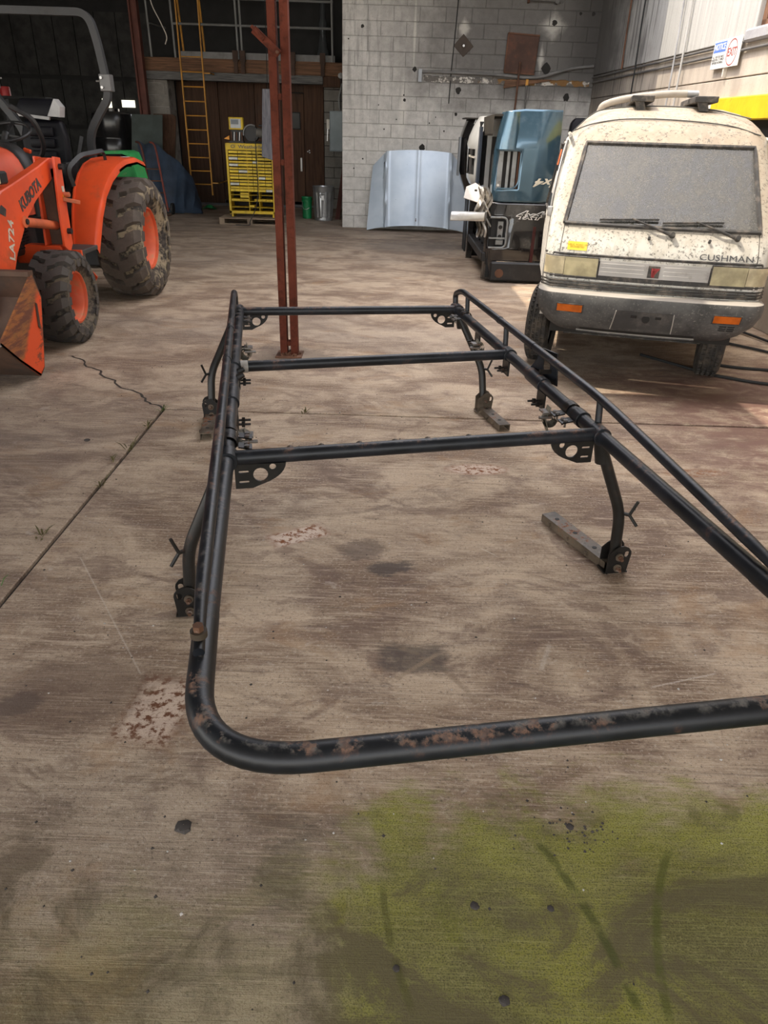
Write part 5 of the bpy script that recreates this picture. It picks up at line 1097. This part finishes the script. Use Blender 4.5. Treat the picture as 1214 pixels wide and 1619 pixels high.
text('4x4', .115, frame((1.69, 8.575, 1.075), (-1, 0, 0), (0, 0, -1)), crd, us, 'decal', world=True, shear=.45, sx=1.5, bold=.003, ext=.0005)
# silver and dark bed sides stacked behind
def rear_corner(name, lab, mtl, y0, y1, pr, hole, x1=2.6):
    t = thing(name, lab, 'truck bed', (pr[0][0]+.5, (y0+y1)/2, .02))
    m = MB(); zs = [p[1] for p in pr]; cols = [0, .08, .22, .5, .78, .92, 1]
    rows = []
    for x, z in pr: rows.append([Vector((x + .10*(abs(c-.5)*2)**3, y0+(y1-y0)*c, z)) for c in cols])
    nx = len(cols); m.v = [p for r in rows for p in r]
    for i in range(len(rows)-1):
        for j in range(nx-1):
            if hole and hole[0] <= i < hole[1] and 1 <= j < nx-2: continue
            m.f.append((i*nx+j, i*nx+j+1, (i+1)*nx+j+1, (i+1)*nx+j))
    m.build('end_cap', mtl, t, world=True, smooth=60)
    MB().box(pr[0][0]+.14, x1, y0+.02, y1-.02, .90, pr[-1][1]-.04).build('side_panel', mtl, t, world=True)
    MB().box(pr[0][0]+.05, pr[0][0]+.13, y0+.06, y1-.06, pr[0][1], pr[-1][1]-.06).build('post', shed, t, world=True)
    if hole:
        z0, z1 = zs[hole[0]], zs[hole[1]]
        MB().box(pr[0][0]+.02, pr[0][0]+.05, y0+.12, y0+.17, z0, z1).build('lamp_post', galv, t, world=True); MB().box(pr[0][0], pr[0][0]+.03, y0+.05, y1-.05, (z0+z1)/2+.04, (z0+z1)/2+.06).build('lamp_strap', whp, t, world=True)
    return t
rear_corner('silver_bed_side', 'silver pickup bed side standing behind the blue bed', SIL, 9.62, 10.45, [(.96, .96), (.92, 1.03), (.915, 1.08), (.91, 1.20), (.91, 1.36), (.90, 1.41), (.92, 1.50), (.97, 1.62), (1.03, 1.715)], (2, 4), 1.7)
MB().box(.99, 1.02, 9.45, 9.60, .98, 1.60).build('dark_edge', mat('navy_edge', (.02, .03, .05), .4), bpy.data.objects['silver_bed_side'], world=True)
rear_corner('black_bed_side', 'black pickup bed side farthest back in the stack', BLK, 10.95, 11.5, [(1.0, .78), (.93, .95), (.90, 1.05), (.89, 1.25), (.89, 1.40), (.90, 1.50), (.93, 1.60), (.97, 1.70)], None, 1.7)
MB().box(1.05, 1.7, 11.0, 11.4, 0, .92).build('support', blk, bpy.data.objects['black_bed_side'], world=True)
MB().box(.93, 1.75, 10.93, 11.48, 1.70, 1.715).build('brown_floor', brnk, bpy.data.objects['black_bed_side'], world=True)
pl = bpy.data.objects['black_bed_side']
for z in (1.05, 1.12, 1.3, 1.42): MB().cyl((.885, 11.1, z), (.872, 11.1, z), .018, n=8).build('bolt', galv, pl, world=True)
MB().box(.875, .90, 11.0, 11.15, 1.0, 1.48).build('tail_post', mat('grey_post', (.16, .17, .18), .5, .4), pl, world=True)
# chrome bumper bar, crumpled plastic and white panel wedged in the stack
cbm = thing('bumper_bar', 'bright metal bumper bar poking out of the bed stack to the left', 'bumper', (.95, 8.42, .02))
alu = mat('dull_aluminium', (.58, .58, .57), .3, .9, var=.12, dirt=(.25, .22, .18), damt=.4)
MB().prism([(.62, 8.40, .675), (.62, 8.40, .715), (.63, 8.42, .765), (.66, 8.50, .765), (.66, 8.50, .675)], (.38, .03, .0)).build('bar', alu, cbm, world=True, bevel=.006)
cr = thing('crumpled_liner', 'crumpled clear plastic and torn metal caught between the two beds', 'scrap', (1.0, 8.7, .5))
clr = NT('dusty_clear_plastic'); _p = clr.obj(); _a = clr.noise(_p, 12, 5, .7); CLR = clr.done(clr.mix(clr.sm(_a, .35, .65), (.30, .26, .21), (.62, .58, .52)), .18, .25, .7)
rows = []
for i in range(16):
    v = i/15; rows.append([Vector((.925+.03*math.sin(v*9)+ (.115*j/11)*(1+.3*math.sin(v*5)), 8.60+.06*math.sin(j*1.3+v*7)+random.uniform(-.02, .02), 1.0-.50*v + .02*math.sin(j*2))) for j in range(12)])
MB().grid(rows).build('crumple', CLR, cr, world=True, smooth=20)
for k in range(3):
    z = .88-.11*k; MB().tube(spline([(.98+random.uniform(-.02, .02), 8.56, z), (1.03+random.uniform(-.02, .02), 8.54+random.uniform(-.02, .02), z-.08), (1.07+random.uniform(-.03, .03), 8.57, z-.16)], 4), random.uniform(.008, .016), 6).build('torn_strip', galv if k % 2 else alu, cr, world=True)
wp_ = thing('white_panel', 'dirty white sheet metal panel with square holes jammed beside the blue bed', 'panel', (1.05, 9.0, .02))
fw = frame((.82, 8.86, .90), (.24, -.02, -.02), (.06, .12, .2))
plate('panel', [(-.02, -.03), (.27, -.09), (.29, .05), (.09, .16), (-.01, .10)], [rrect(.09, .12, .06, .085, .004, 2), rrect(.19, .215, .02, .035, .003, 2)], .012, fw, whp, wp_, True)
# truck seat and boards behind the van
sb = thing('scrap_seat', 'black seat back standing behind the dusty van', 'seat', (2.5, 10.6, 0))
MB().prism([(2.18, 10.5, .4), (2.75, 10.5, .4), (2.72, 10.5, 1.70), (2.68, 10.5, 1.75), (2.32, 10.5, 1.74), (2.27, 10.5, 1.68)], (0, .14, 0)).build('seat_back', vinyl, sb, world=True, bevel=.03, seg=2); MB().box(2.2, 2.75, 10.35, 10.8, 0, .42).build('seat_base', vinyl, sb, world=True, bevel=.03)
pb2 = thing('board_pile', 'orange brown boards lying on a dark frame behind the van', 'boards', (2.4, 10.0, 0))
for k in range(2): MB().box(2.05, 2.7, 9.6, 9.9, 1.28+.05*k, 1.31+.05*k).build('board', mat('orange_board', (.42, .20, .08), .8) if k == 0 else bpy.data.materials['orange_board'], pb2, world=True)
MB().box(2.1, 2.65, 9.62, 9.88, 0, 1.27).build('frame', blk, pb2, world=True)
# cables on the floor beside the van
for pts, lab in (([(2.0, 5.6, .012), (2.34, 5.15, .012), (2.47, 5.04, .012), (2.7, 4.92, .012), (3.1, 4.85, .012)], 'black cable looping on the floor under the front of the van'), ([(2.4, 5.45, .012), (2.6, 5.33, .012), (2.87, 5.27, .012), (3.25, 5.2, .012)], 'black cable lying straight behind the looping one'), ([(2.75, 6.15, .015), (2.92, 5.98, .015), (3.1, 5.78, .015), (3.25, 5.5, .015)], 'black hose lying between the van and the right wall'), ([(2.95, 7.2, .02), (3.15, 6.5, .02), (3.28, 6.0, .02), (3.35, 5.4, .02)], 'black hose lying along the foot of the right wall')):
    o = thing('floor_cable', lab, 'cable', pts[0]); MB().tube(spline(pts, 6), .011, 8).build('cable', rubber, o, world=True)
# ================================================================ GARAGE THINGS
ylad = mat('ladder_yellow', (.50, .23, .025), .6, var=.15, dirt=(.2, .11, .05), damt=.5)
ld = thing('fixed_ladder', 'tall yellow steel ladder fixed in front of the plywood wall up to the loft', 'ladder', (-3.9, 15.85, 0))
for x in (-4.115, -3.70): MB().bar((x, 15.8, .27), (x, 15.8, 3.7), .022, .045).build('rail', ylad, ld, world=True); MB().tube(spline([(x-.09, 16.45, 2.78), (x-.10, 16.4, 3.3), (x-.11, 16.35, 3.7)], 4), .02, 8).build('handrail', ylad, ld, world=True)
for k in range(10): MB().cyl((-4.115, 15.8, .47+.243*k), (-3.70, 15.8, .47+.243*k), .0105, n=8).build('rung', ylad, ld, world=True)
for z in (2.40, .5): MB().box(-3.71, -3.55, 15.79, 15.81, z-.01, z+.01).box(-3.57, -3.55, 15.79, 16.1 if z > 1 else 16.73, z-.01, z+.01).build('standoff', ylad, ld, world=True)
gpipe = mat('galvanised_rail', (.22, .225, .225), .5, .4, var=.15)
rl = thing('loft_railing', 'grey pipe railing along the front edge of the loft', 'railing', (-2.8, 16.1, 2.66))
for x in (-4.73, -4.27, -3.06, -2.98, -1.25): MB().cyl((x-.01, 16.1, 2.66), (x-.03, 16.1, 4.1), .021, n=8).build('post', gpipe, rl, world=True)
for z, x0, x1 in ((3.205, -4.27, -1.25), (3.62, -4.27, -1.25), (3.2, -4.73, -4.73)):
    if x1 > x0: MB().cyl((x0, 16.1, z), (x1, 16.1, z-.01), .021, n=8).build('rail', gpipe, rl, world=True)
MB().cyl((-4.74, 16.1, 3.2), (-4.5, 17.5, 3.2), .018, n=8).build('side_rail', gpipe, rl, world=True)
dc = thing('dangling_cable', 'loose white cable dangling from above beside the ladder', 'cable', (-4.45, 15.9, 2.9)); MB().tube(spline([(-4.62, 15.9, 4.15), (-4.60, 15.9, 3.55), (-4.45, 15.9, 3.2), (-4.36, 15.9, 2.98), (-4.40, 15.9, 2.85)], 6), .010, 6).build('cable', whp, dc, world=True)
rc = thing('steel_column', 'dark red steel column rising beside the block pier', 'column', (-4.95, 15.95, 0))
redd = mat('dull_red_steel', (.11, .035, .025), .75, var=.2)
for x in (-5.03, -4.90): MB().box(x, x+.03, 15.9, 16.05, 0, 4.19).build('flange', redd, rc, world=True)
MB().box(-5.01, -4.9, 15.96, 15.98, 0, 4.19).build('web', redd, rc, world=True)
lbx = thing('hanging_wrap', 'clear plastic wrapped tube hanging behind the loft railing', 'plastic wrap', (-1.48, 16.5, 2.75)); MB().lathe([(.0, 1.0), (.05, .98), (.06, .7), (.09, .6), (.06, .45), (.10, .22), (.13, .1), (.12, .0), (0, 0)], (-1.48, 16.5, 2.70), (0, 0, 1), 14).build('wrap', mat('clear_wrap', (.05, .055, .06), .12, .1), lbx, world=True); MB().cyl((-1.48, 16.5, 3.7), (-1.48, 16.5, 4.19), .02, n=6).build('hanger', shed, lbx, world=True)
gl_ = thing('bulkhead_lamp', 'small round grey lamp on the end of the wooden loft beam', 'lamp', (-1.10, 16.05, 2.42)); MB().lathe([(0, -.06), (.05, -.05), (.055, 0), (.04, .03), (0, .03)], (-1.10, 16.05, 2.44), (0, 1, 0), 14).build('lamp', gpipe, gl_, world=True); MB().box(-1.11, -1.09, 16.03, 16.09, 1.86, 2.4).build('lamp_cable', shed, gl_, world=True)
eb = thing('electric_box', 'grey electric switch box with a side lever on the dim block wall', 'electric box', (-1.17, 15.85, 1.14))
ebm = mat('box_grey_blue', (.22, .26, .28), .5, .2, var=.1)
MB().box(-1.30, -1.02, 15.75, 15.9, 1.14, 1.84).build('box', ebm, eb, world=True, bevel=.008); MB().box(-1.285, -1.035, 15.742, 15.752, 1.16, 1.82).build('box_door', ebm, eb, world=True, bevel=.004)
MB().box(-1.36, -1.30, 15.76, 15.82, 1.52, 1.70).build('lever_housing', whp, eb, world=True, bevel=.01); MB().bar((-1.335, 15.75, 1.54), (-1.345, 15.75, 1.32), .02, .02).build('lever', steel, eb, world=True); MB().tube(spline([(-1.10, 15.83, 1.84), (-1.12, 15.83, 2.05), (-1.06, 15.83, 2.3)], 5), .014, 8).build('feed_conduit', gpipe, eb, world=True); MB().box(-1.28, -.92, 15.9, 16.71, 1.2, 1.8).build('back_frame', shed, eb, world=True)
zn = mat('galvanised_bin', (.40, .41, .42), .3, .8, var=.15, dirt=(.15, .14, .13), damt=.4)
tc = thing('trash_can', 'fluted galvanised trash can standing by the corner of the block wall', 'trash can', (-1.32, 14.5, 0))
m = MB(); n = 48; rows = []
for z, r0 in ((0, .165), (.02, .17), (.03, .168), (.055, .166), (.07, .17), (.48, .19), (.50, .19), (.515, .195), (.56, .196), (.575, .20), (.585, .203), (.59, .198)):
    f_ = .007 if .06 < z < .49 else 0
    rows.append([Vector((-1.32+(r0+f_*(1 if (k//2) % 2 else -1))*math.cos(2*math.pi*k/n), 14.5+(r0+f_*(1 if (k//2) % 2 else -1))*math.sin(2*math.pi*k/n), z)) for k in range(n+1)])
m.grid(rows).build('can_body', zn, tc, world=True, smooth=30); MB().cyl((-1.32, 14.5, .02), (-1.32, 14.5, .03), .165, n=24).build('can_bottom', zn, tc, world=True)
MB().tube([(-1.35, 14.30, .40), (-1.37, 14.285, .46), (-1.28, 14.285, .46), (-1.29, 14.30, .40)], .008, 6).build('handle', zn, tc, world=True); MB().box(-1.35, -1.29, 14.307, 14.32, .36, .44).build('handle_plate', zn, tc, world=True)
bu = thing('bucket', 'green plastic bucket beside the galvanised trash can', 'bucket', (-1.655, 14.7, 0)); gbm = mat('bucket_green', (.01, .20, .065), .45, var=.1)
MB().lathe([(0, .005), (.085, .005), (.095, .30), (.102, .305), (.102, .325), (.098, .33), (.10, .36), (.104, .37), (.10, .385), (.09, .38), (.08, .02)], (-1.655, 14.7, 0), (0, 0, 1), 24).build('pail', gbm, bu, world=True)
MB().tube(spline([(-1.74, 14.66, .32), (-1.72, 14.60, .20), (-1.66, 14.585, .17), (-1.60, 14.60, .20)], 5), .005, 6).build('bail', steel, bu, world=True)
# parts cabinet with its little drawers
yc = mat('cabinet_yellow', (.56, .38, .010), .5, var=.12, dirt=(.20, .13, .03), damt=.5, dscale=12, dlo=.52); yd = mat('drawer_yellow', (.66, .47, .02), .5, var=.2, dirt=(.25, .18, .04), damt=.5, dscale=10); yw = mat('drawer_label_white', (.55, .54, .46), .6, var=.2)
cx0, cx1, cy = -2.885, -2.075, 13.5
pc = thing('parts_cabinet', 'yellow small parts cabinet with rows of drawers standing on a pallet', 'cabinet', ((cx0+cx1)/2, cy+.15, .11))
MB().box(cx0, cx0+.035, cy, cy+.3, .16, 1.27).build('side', yc, pc, world=True); MB().box(cx1-.035, cx1, cy, cy+.3, .16, 1.27).build('side', yc, pc, world=True)
MB().box(cx0, cx1, cy-.01, cy+.3, 1.17, 1.275).build('header', yc, pc, world=True, bevel=.004); MB().box(cx0, cx1, cy, cy+.3, .17, .215).build('bottom', yc, pc, world=True); MB().box(cx0, cx1, cy+.28, cy+.3, .17, 1.27).build('back', dark, pc, world=True)
for x in (cx0+.03, cx1-.06): MB().box(x, x+.03, cy+.02, cy+.28, .115, .17).build('foot', yc, pc, world=True)
text('O  Weatherhead', .075, frame(((cx0+cx1)/2+.01, cy-.012, 1.222), (1, 0, 0), (0, 0, 1)), letter, pc, 'header_lettering', world=True, sx=1.25, bold=.001)
ncol, nrow = 5, 19; cw = [.165, .165, .115, .115, .165]; 
xx = [cx0+.04]
for w_ in (.167, .150, .105, .105, .103, .103): xx.append(xx[-1]+w_)
xx = [cx0+.042, cx0+.20, cx0+.355, cx0+.445, cx0+.535, cx0+.655, cx1-.04]
hrow = (1.165-.225)/19
protoy = None
missing = {(13, 0), (13, 2), (13, 3), (13, 4), (13, 5), (14, 2), (14, 3), (14, 4), (14, 5), (14, 0), (16, 0), (16, 1), (16, 3), (16, 4), (16, 5), (16, 2), (17, 0), (17, 1), (17, 3), (17, 4), (17, 5), (18, 0), (18, 1), (18, 2), (18, 3), (18, 4), (18, 5), (15, 2)}
for r in range(19):
    z1 = 1.165-r*hrow
    MB().box(cx0+.035, cx1-.035, cy+.0, cy+.28, z1-.004, z1+.002).build('shelf', yc if r > 11 else brnk, pc, world=True) if r % 2 == 0 else None
    for c in range(6):
        if (r, c) in missing: continue
        key = (c, )
        whit = random.random() < .09
        o = MB().box(xx[c]+.004, xx[c+1]-.004, cy-.003-.006*random.random(), cy+.25, z1-hrow+.007, z1-.013 if r % 2 else z1-.008).build('drawer', yw if whit else (yd if r % 2 == 0 else yc), pc, world=True)
for c in (2, 4): MB().box(xx[c]-.005, xx[c]+.005, cy-.005, cy+.27, .21, 1.17).build('divider', yc, pc, world=True)
plt = thing('wooden_pallet', 'worn wooden pallet under the yellow parts cabinet', 'pallet', (-2.5, 13.65, 0)); pw = mat('pallet_wood', (.22, .165, .115), .9, var=.3, dirt=(.08, .06, .045), bump=.3)
for k in range(5): MB().box(-3.05, -1.98, 13.36+.145*k, 13.46+.145*k, .092, .112).build('deck_board', pw, plt, world=True)
for x in (-3.05, -2.56, -2.07): MB().box(x, x+.09, 13.36, 14.03, .018, .092).build('stringer', pw, plt, world=True)
for y in (13.36, 13.93): MB().box(-3.05, -1.98, y, y+.10, 0, .018).build('bottom_board', pw, plt, world=True)
cs = thing('chop_saw', 'black and grey chop saw sitting on the yellow cabinet', 'saw', (-2.25, 13.62, 1.275)); sgr = mat('saw_grey', (.14, .13, .115), .6, var=.2)
MB().box(-2.55, -2.08, 13.5, 13.78, 1.275, 1.31).build('base', dark, cs, world=True, bevel=.006); MB().lathe([(.0, -.03), (.12, -.03), (.13, -.01), (.13, .03), (.12, .04), (0, .04)], (-2.44, 13.6, 1.42), (0, 1, 0), 22, R(0), R(360)).build('guard', blk, cs, world=True)
MB().tube([Vector((-2.44+.135*math.cos(a), 13.55, 1.42+.135*math.sin(a))) for a in [R(60+12*k) for k in range(12)]], .012, 6).build('guard_rim', gpipe, cs, world=True)
MB().cyl((-2.36, 13.62, 1.44), (-2.10, 13.62, 1.42), .075, n=16).build('motor', sgr, cs, world=True); MB().box(-2.32, -2.09, 13.58, 13.66, 1.53, 1.565).build('grip', blk, cs, world=True, bevel=.01); MB().box(-2.24, -2.15, 13.545, 13.55, 1.355, 1.395).build('maker_plate', whp, cs, world=True)
MB().tube(spline([(-2.37, 13.50, 1.36), (-2.365, 13.47, 1.0), (-2.36, 13.47, .6), (-2.40, 13.44, .3), (-2.50, 13.32, .07), (-2.52, 13.30, .008), (-2.75, 13.28, .008)], 6), .008, 6).build('power_cord', rubber, cs, world=True)
sn = thing('tester_stand', 'yellow framed instrument panel on a black rack of small tools on the cabinet', 'instrument', (-2.72, 13.62, 1.275))
MB().box(-2.83, -2.58, 13.55, 13.75, 1.275, 1.30).build('tray', blk, sn, world=True); MB().box(-2.80, -2.60, 13.62, 13.72, 1.30, 1.48).build('rack_body', blk, sn, world=True)
for k in range(5): MB().cyl((-2.79+.045*k, 13.60, 1.31), (-2.79+.045*k+.01*(k % 2), 13.60, 1.44), .010, n=6).build('bit', steel if k % 2 else rst, sn, world=True)
f_ = MB().box(-2.82, -2.58, 13.58, 13.68, 1.475, 1.66).build('panel_frame', yc, sn, world=True, bevel=.006); MB().box(-2.79, -2.615, 13.574, 13.585, 1.50, 1.635).build('panel_face', mat('panel_grey', (.45, .47, .48), .5), f_, world=True); MB().box(-2.78, -2.655, 13.57, 13.575, 1.555, 1.625).build('panel_screen', mat('screen_slate', (.08, .10, .12), .3), f_, world=True)
MB().prism([(-2.92, 13.6, 1.335), (-2.83, 13.6, 1.32), (-2.83, 13.6, 1.385)], (0, .05, 0)).build('orange_nozzle', mat('nozzle_orange', (.75, .30, .02), .5), sn, world=True)
pk = thing('hanging_plank', 'grey weathered plank hanging in front of the cabinet behind the post', 'plank', (-2.12, 13.3, 1.04))
t_ = NT('grey_plank'); _p = t_.obj(); _g = t_.noise(t_.map(_p, (14, 14, 1.2)), 3, 5, .6, 1.0); GPK = t_.done(t_.mix(t_.sm(_g, .3, .7), (.10, .10, .115), (.20, .20, .22)), .85)
MB().prism([(-2.24, 13.30, 1.09), (-2.04, 13.30, 1.03), (-2.04, 13.30, 2.07), (-2.18, 13.30, 2.07)], (0, .03, 0)).build('plank', GPK, pk, world=True, bevel=.003); MB().cyl((-2.10, 13.315, 2.05), (-2.06, 13.315, 4.19), .006, n=6).build('hanger_wire', shed, pk, world=True)
lnr = thing('leaning_board', 'dark board leaning in the corner behind the trash can', 'board', (-1.02, 14.9, 0)); MB().prism([(-1.12, 14.7, 0), (-1.03, 14.7, 0), (-.93, 15.3, 1.15), (-.98, 15.3, 1.15)], (0, .03, 0)).build('board', redd, lnr, world=True)
# corner by the pier: sheets, tarp, hand truck
sh1 = thing('green_sheet', 'dark green sheet leaning against the block pier', 'sheet', (-4.85, 15.6, 0)); gsm = mat('dark_green_board', (.045, .06, .055), .7, var=.2, dirt=(.03, .03, .03))
MB().prism([(-5.28, 15.45, 0), (-4.66, 15.45, 0), (-4.55, 15.75, 1.68), (-5.15, 15.75, 1.68)], (0, .025, 0)).build('sheet', gsm, sh1, world=True)
sh2 = thing('brown_sheet', 'brown board standing behind the dark green sheet', 'sheet', (-4.6, 15.8, 0)); MB().prism([(-4.86, 15.72, 0), (-4.50, 15.72, 0), (-4.36, 16.0, 1.66), (-4.42, 16.0, 1.70), (-4.80, 16.0, 1.70)], (0, .025, 0)).build('sheet', WOOD, sh2, world=True)
tp = thing('tarpaulin', 'crumpled dark blue tarpaulin slumped against the green sheet', 'tarpaulin', (-4.5, 15.2, 0))
trm = mat('navy_tarp', (.028, .045, .075), .55, var=.3)
rows = []
top = [(-5.0, 1.24), (-4.85, 1.16), (-4.7, 1.22), (-4.5, 1.08), (-4.3, .93), (-4.15, .82), (-4.0, .62), (-3.9, .36), (-3.85, .1)]
for i in range(14):
    v = i/13; rr = []
    for j, (x, z) in enumerate(top):
        for q in range(3):
            k = min(j+1, len(top)-1); f = q/3; X_ = x+(top[k][0]-x)*f; Z_ = z+(top[k][1]-z)*f; a = j*3+q
            rr.append(Vector((X_ + .05*math.sin(a*1.7+v*4)*v + (.12*v), 15.42-.55*v + .05*math.sin(a*1.1+v*3) + random.uniform(-.015, .015), max(.01, Z_*(1-v)**1.0))))
    rows.append(rr)
MB().grid(rows).build('sheet', trm, tp, world=True, smooth=60)
ht = thing('hand_truck', 'rusty red hand truck leaning on the dark blue tarpaulin', 'hand truck', (-4.35, 14.59, 0))
for dx in (0, -.26):
    MB().tube(spline([(-4.56+dx, 14.79, 1.22), (-4.47+dx, 14.70, 1.20), (-4.43+dx, 14.69, 1.08), (-4.36+dx, 14.62, .6), (-4.28+dx, 14.54, .06)], 6), .018, 8).build('frame_tube', redd if dx else mat('handtruck_red', (.20, .04, .025), .6, var=.3, dirt=(.12, .06, .035), damt=.6), ht, world=True)
for k in range(4): z = .18+.2*k; MB().cyl((-4.29-.15*(z-.06)-.26, 14.56+.12*z, z), (-4.29-.15*(z-.06), 14.56+.12*z, z), .012, n=6).build('cross_bar', rst, ht, world=True)
for dx in (.06, -.33): MB().lathe([(.0, -.02), (.04, -.025), (.05, -.01), (.075, -.022), (.10, -.02), (.105, 0), (.10, .02), (.075, .022), (0, .02)], (-4.28+dx, 14.64, .105), (1, 0, 0), 20).build('wheel', rubber, ht, world=True)
MB().box(-4.6, -4.2, 14.29, 14.52, .006, .016).build('toe_plate', rst, ht, world=True); MB().cyl((-4.62, 14.64, .105), (-4.21, 14.64, .105), .012, n=8).build('axle', rst, ht, world=True)
gb = thing('green_rag', 'small green rag on the floor beside the tarpaulin', 'rag', (-3.8, 15.6, 0)); rows = [[Vector((-3.94+.045*i, 15.75+.05*j, max(.004, .10*math.exp(-((i-3)**2+(j-2)**2)/5)+random.uniform(-.012, .012)))) for j in range(5)] for i in range(7)]
MB().grid(rows).build('rag', gbm, gb, world=True)
# far shed: window slots of daylight, red object
for x0, x1, z0, z1, nm in ((-7.55, -7.32, 1.86, 2.06, 'window_3'), (-7.05, -6.72, 1.88, 2.04, 'window_4')):
    em = NT('daylight_gap'); em.put(em.b.inputs['Emission Color'], (1, .95, .75)); em.b.inputs['Emission Strength'].default_value = 1.2
    o = MB().box(x0, x1, 20.90, 20.925, z0, z1).build(nm, em.done((.5, .5, .45), .6)); tag(o, kind='structure')
rr_ = thing('red_drum', 'small red can up in the dark shed behind the tractor', 'can', (-7.18, 15.0, 1.9)); MB().lathe([(0, 0), (.09, 0), (.09, .13), (.08, .15), (0, .15)], (-7.18, 15, 1.90), (0, 0, 1), 16).build('can', mat('can_red', (.35, .02, .02), .5), rr_, world=True); MB().box(-7.3, -6.4, 14.85, 15.15, 1.86, 1.90).build('shelf', shed, rr_, world=True); MB().box(-7.25, -7.2, 14.9, 15.1, 0, 1.86).build('shelf_leg', shed, rr_, world=True); MB().box(-6.5, -6.45, 14.9, 15.1, 0, 1.86).build('shelf_leg', shed, rr_, world=True)
# ================================================================ SMALL BITS ON THE FLOOR
peb = mat('dark_grit', (.045, .038, .034), .9, var=.4); pal = mat('pale_grit', (.45, .43, .40), .9, var=.2)
def grit(name, mt, n, area, r0, r1):
    m = MB()
    for k in range(n):
        x, y = area(); r = random.uniform(r0, r1)
        a = [random.uniform(.7, 1.2)*r for _ in range(6)]
        m.add([(x+a[0], y, 0), (x, y+a[1], 0), (x-a[2], y, 0), (x, y-a[3], 0), (x+random.uniform(-.2, .2)*r, y, r*random.uniform(.5, .9))], [(0, 1, 4), (1, 2, 4), (2, 3, 4), (3, 0, 4)])
    return tag(m.build(name, mt, smooth=0), 'scattered dark grit on the concrete yard' if mt is peb else 'scattered pale chips on the concrete yard', 'grit', kind='stuff')
grit('grit', peb, 420, lambda: (random.uniform(-1.6, 1.6), random.uniform(.75, 4.2)) if random.random() < .6 else (random.gauss(.50, .06), random.gauss(1.2, .04)) if random.random() < .3 else (random.uniform(-3, .5), random.uniform(3.5, 5.0)), .002, .0055)
grit('chips', pal, 110, lambda: (random.uniform(-1.4, 1.4), random.uniform(.8, 4.5)), .002, .005)
def clod(x, y, r, lab):
    o = thing('dirt_clod', lab, 'clod', (x, y, 0)); m = MB(); n = 10; rows = []
    for i in range(5):
        rr = r*math.cos(i*math.pi/8.2); z = .45*r*math.sin(i*math.pi/8); rows.append([Vector((rr*random.uniform(.75, 1.15)*math.cos(2*math.pi*k/n), rr*random.uniform(.75, 1.15)*math.sin(2*math.pi*k/n), z)) for k in range(n)]); rows[-1].append(rows[-1][0])
    m.grid(rows).build('clod', peb, o, smooth=20)
clod(-.467, 1.164, .022, 'dry dark clod of leaves on the bare concrete left of the moss'); clod(.23, .985, .011, 'black lump on the moss, middle of the near floor'); clod(.055, .845, .008, 'black lump on the moss near the bottom edge, leftmost there'); clod(.27, .79, .012, 'dark lump on the moss at the bottom edge, beside the tyre arcs'); clod(.40, .985, .008, 'small dark lump on the moss under the tyre arc'); clod(.49, 1.20, .010, 'small clod at the dirt patch on the upper edge of the moss'); clod(-1.62, 3.55, .018, 'dark clod on the concrete left of the floor joint')
wg_ = mat('dry_weed', (.10, .085, .03), .8, var=.3); wgr = mat('weed_green', (.06, .12, .02), .7, var=.3)
for i, (x, y, lab) in enumerate(((-1.36, 4.05, 'green weed tuft in the corner where the floor joints meet'), (-1.37, 3.78, 'dry weed sprig in the joint just before the corner'), (-1.36, 3.45, 'dry bushy weed in the floor joint'), (-1.40, 3.30, 'spreading dry weed leaning left from the floor joint'), (-1.35, 3.02, 'short dry weed midway along the floor joint'), (-1.42, 2.52, 'thin weed standing left of the floor joint'), (-1.42, 2.16, 'green weed sprig nearest the camera in the floor joint'), (-.50, 4.09, 'dry weed sprig in the cross joint behind the rack'))):
    o = thing('weed', lab, 'weed', (x, y, 0)); m = MB()
    for k in range(9):
        a = random.uniform(0, 6.28); L = random.uniform(.03, .075); h = random.uniform(.2, .8)*L; b = Vector((random.uniform(-.012, .012), random.uniform(-.03, .03), -.01)); tip = b + Vector((L*math.cos(a), L*math.sin(a), h+.015)); md = (b+tip)/2 + Vector((0, 0, .012)); s_ = Vector((-math.sin(a), math.cos(a), 0))*.0025
        m.add([b-s_, b+s_, md+s_*1.4, md-s_*1.4, tip], [(0, 1, 2, 3), (3, 2, 4)])
    m.build('blades', wgr if i in (0, 6) else wg_, o, smooth=0)
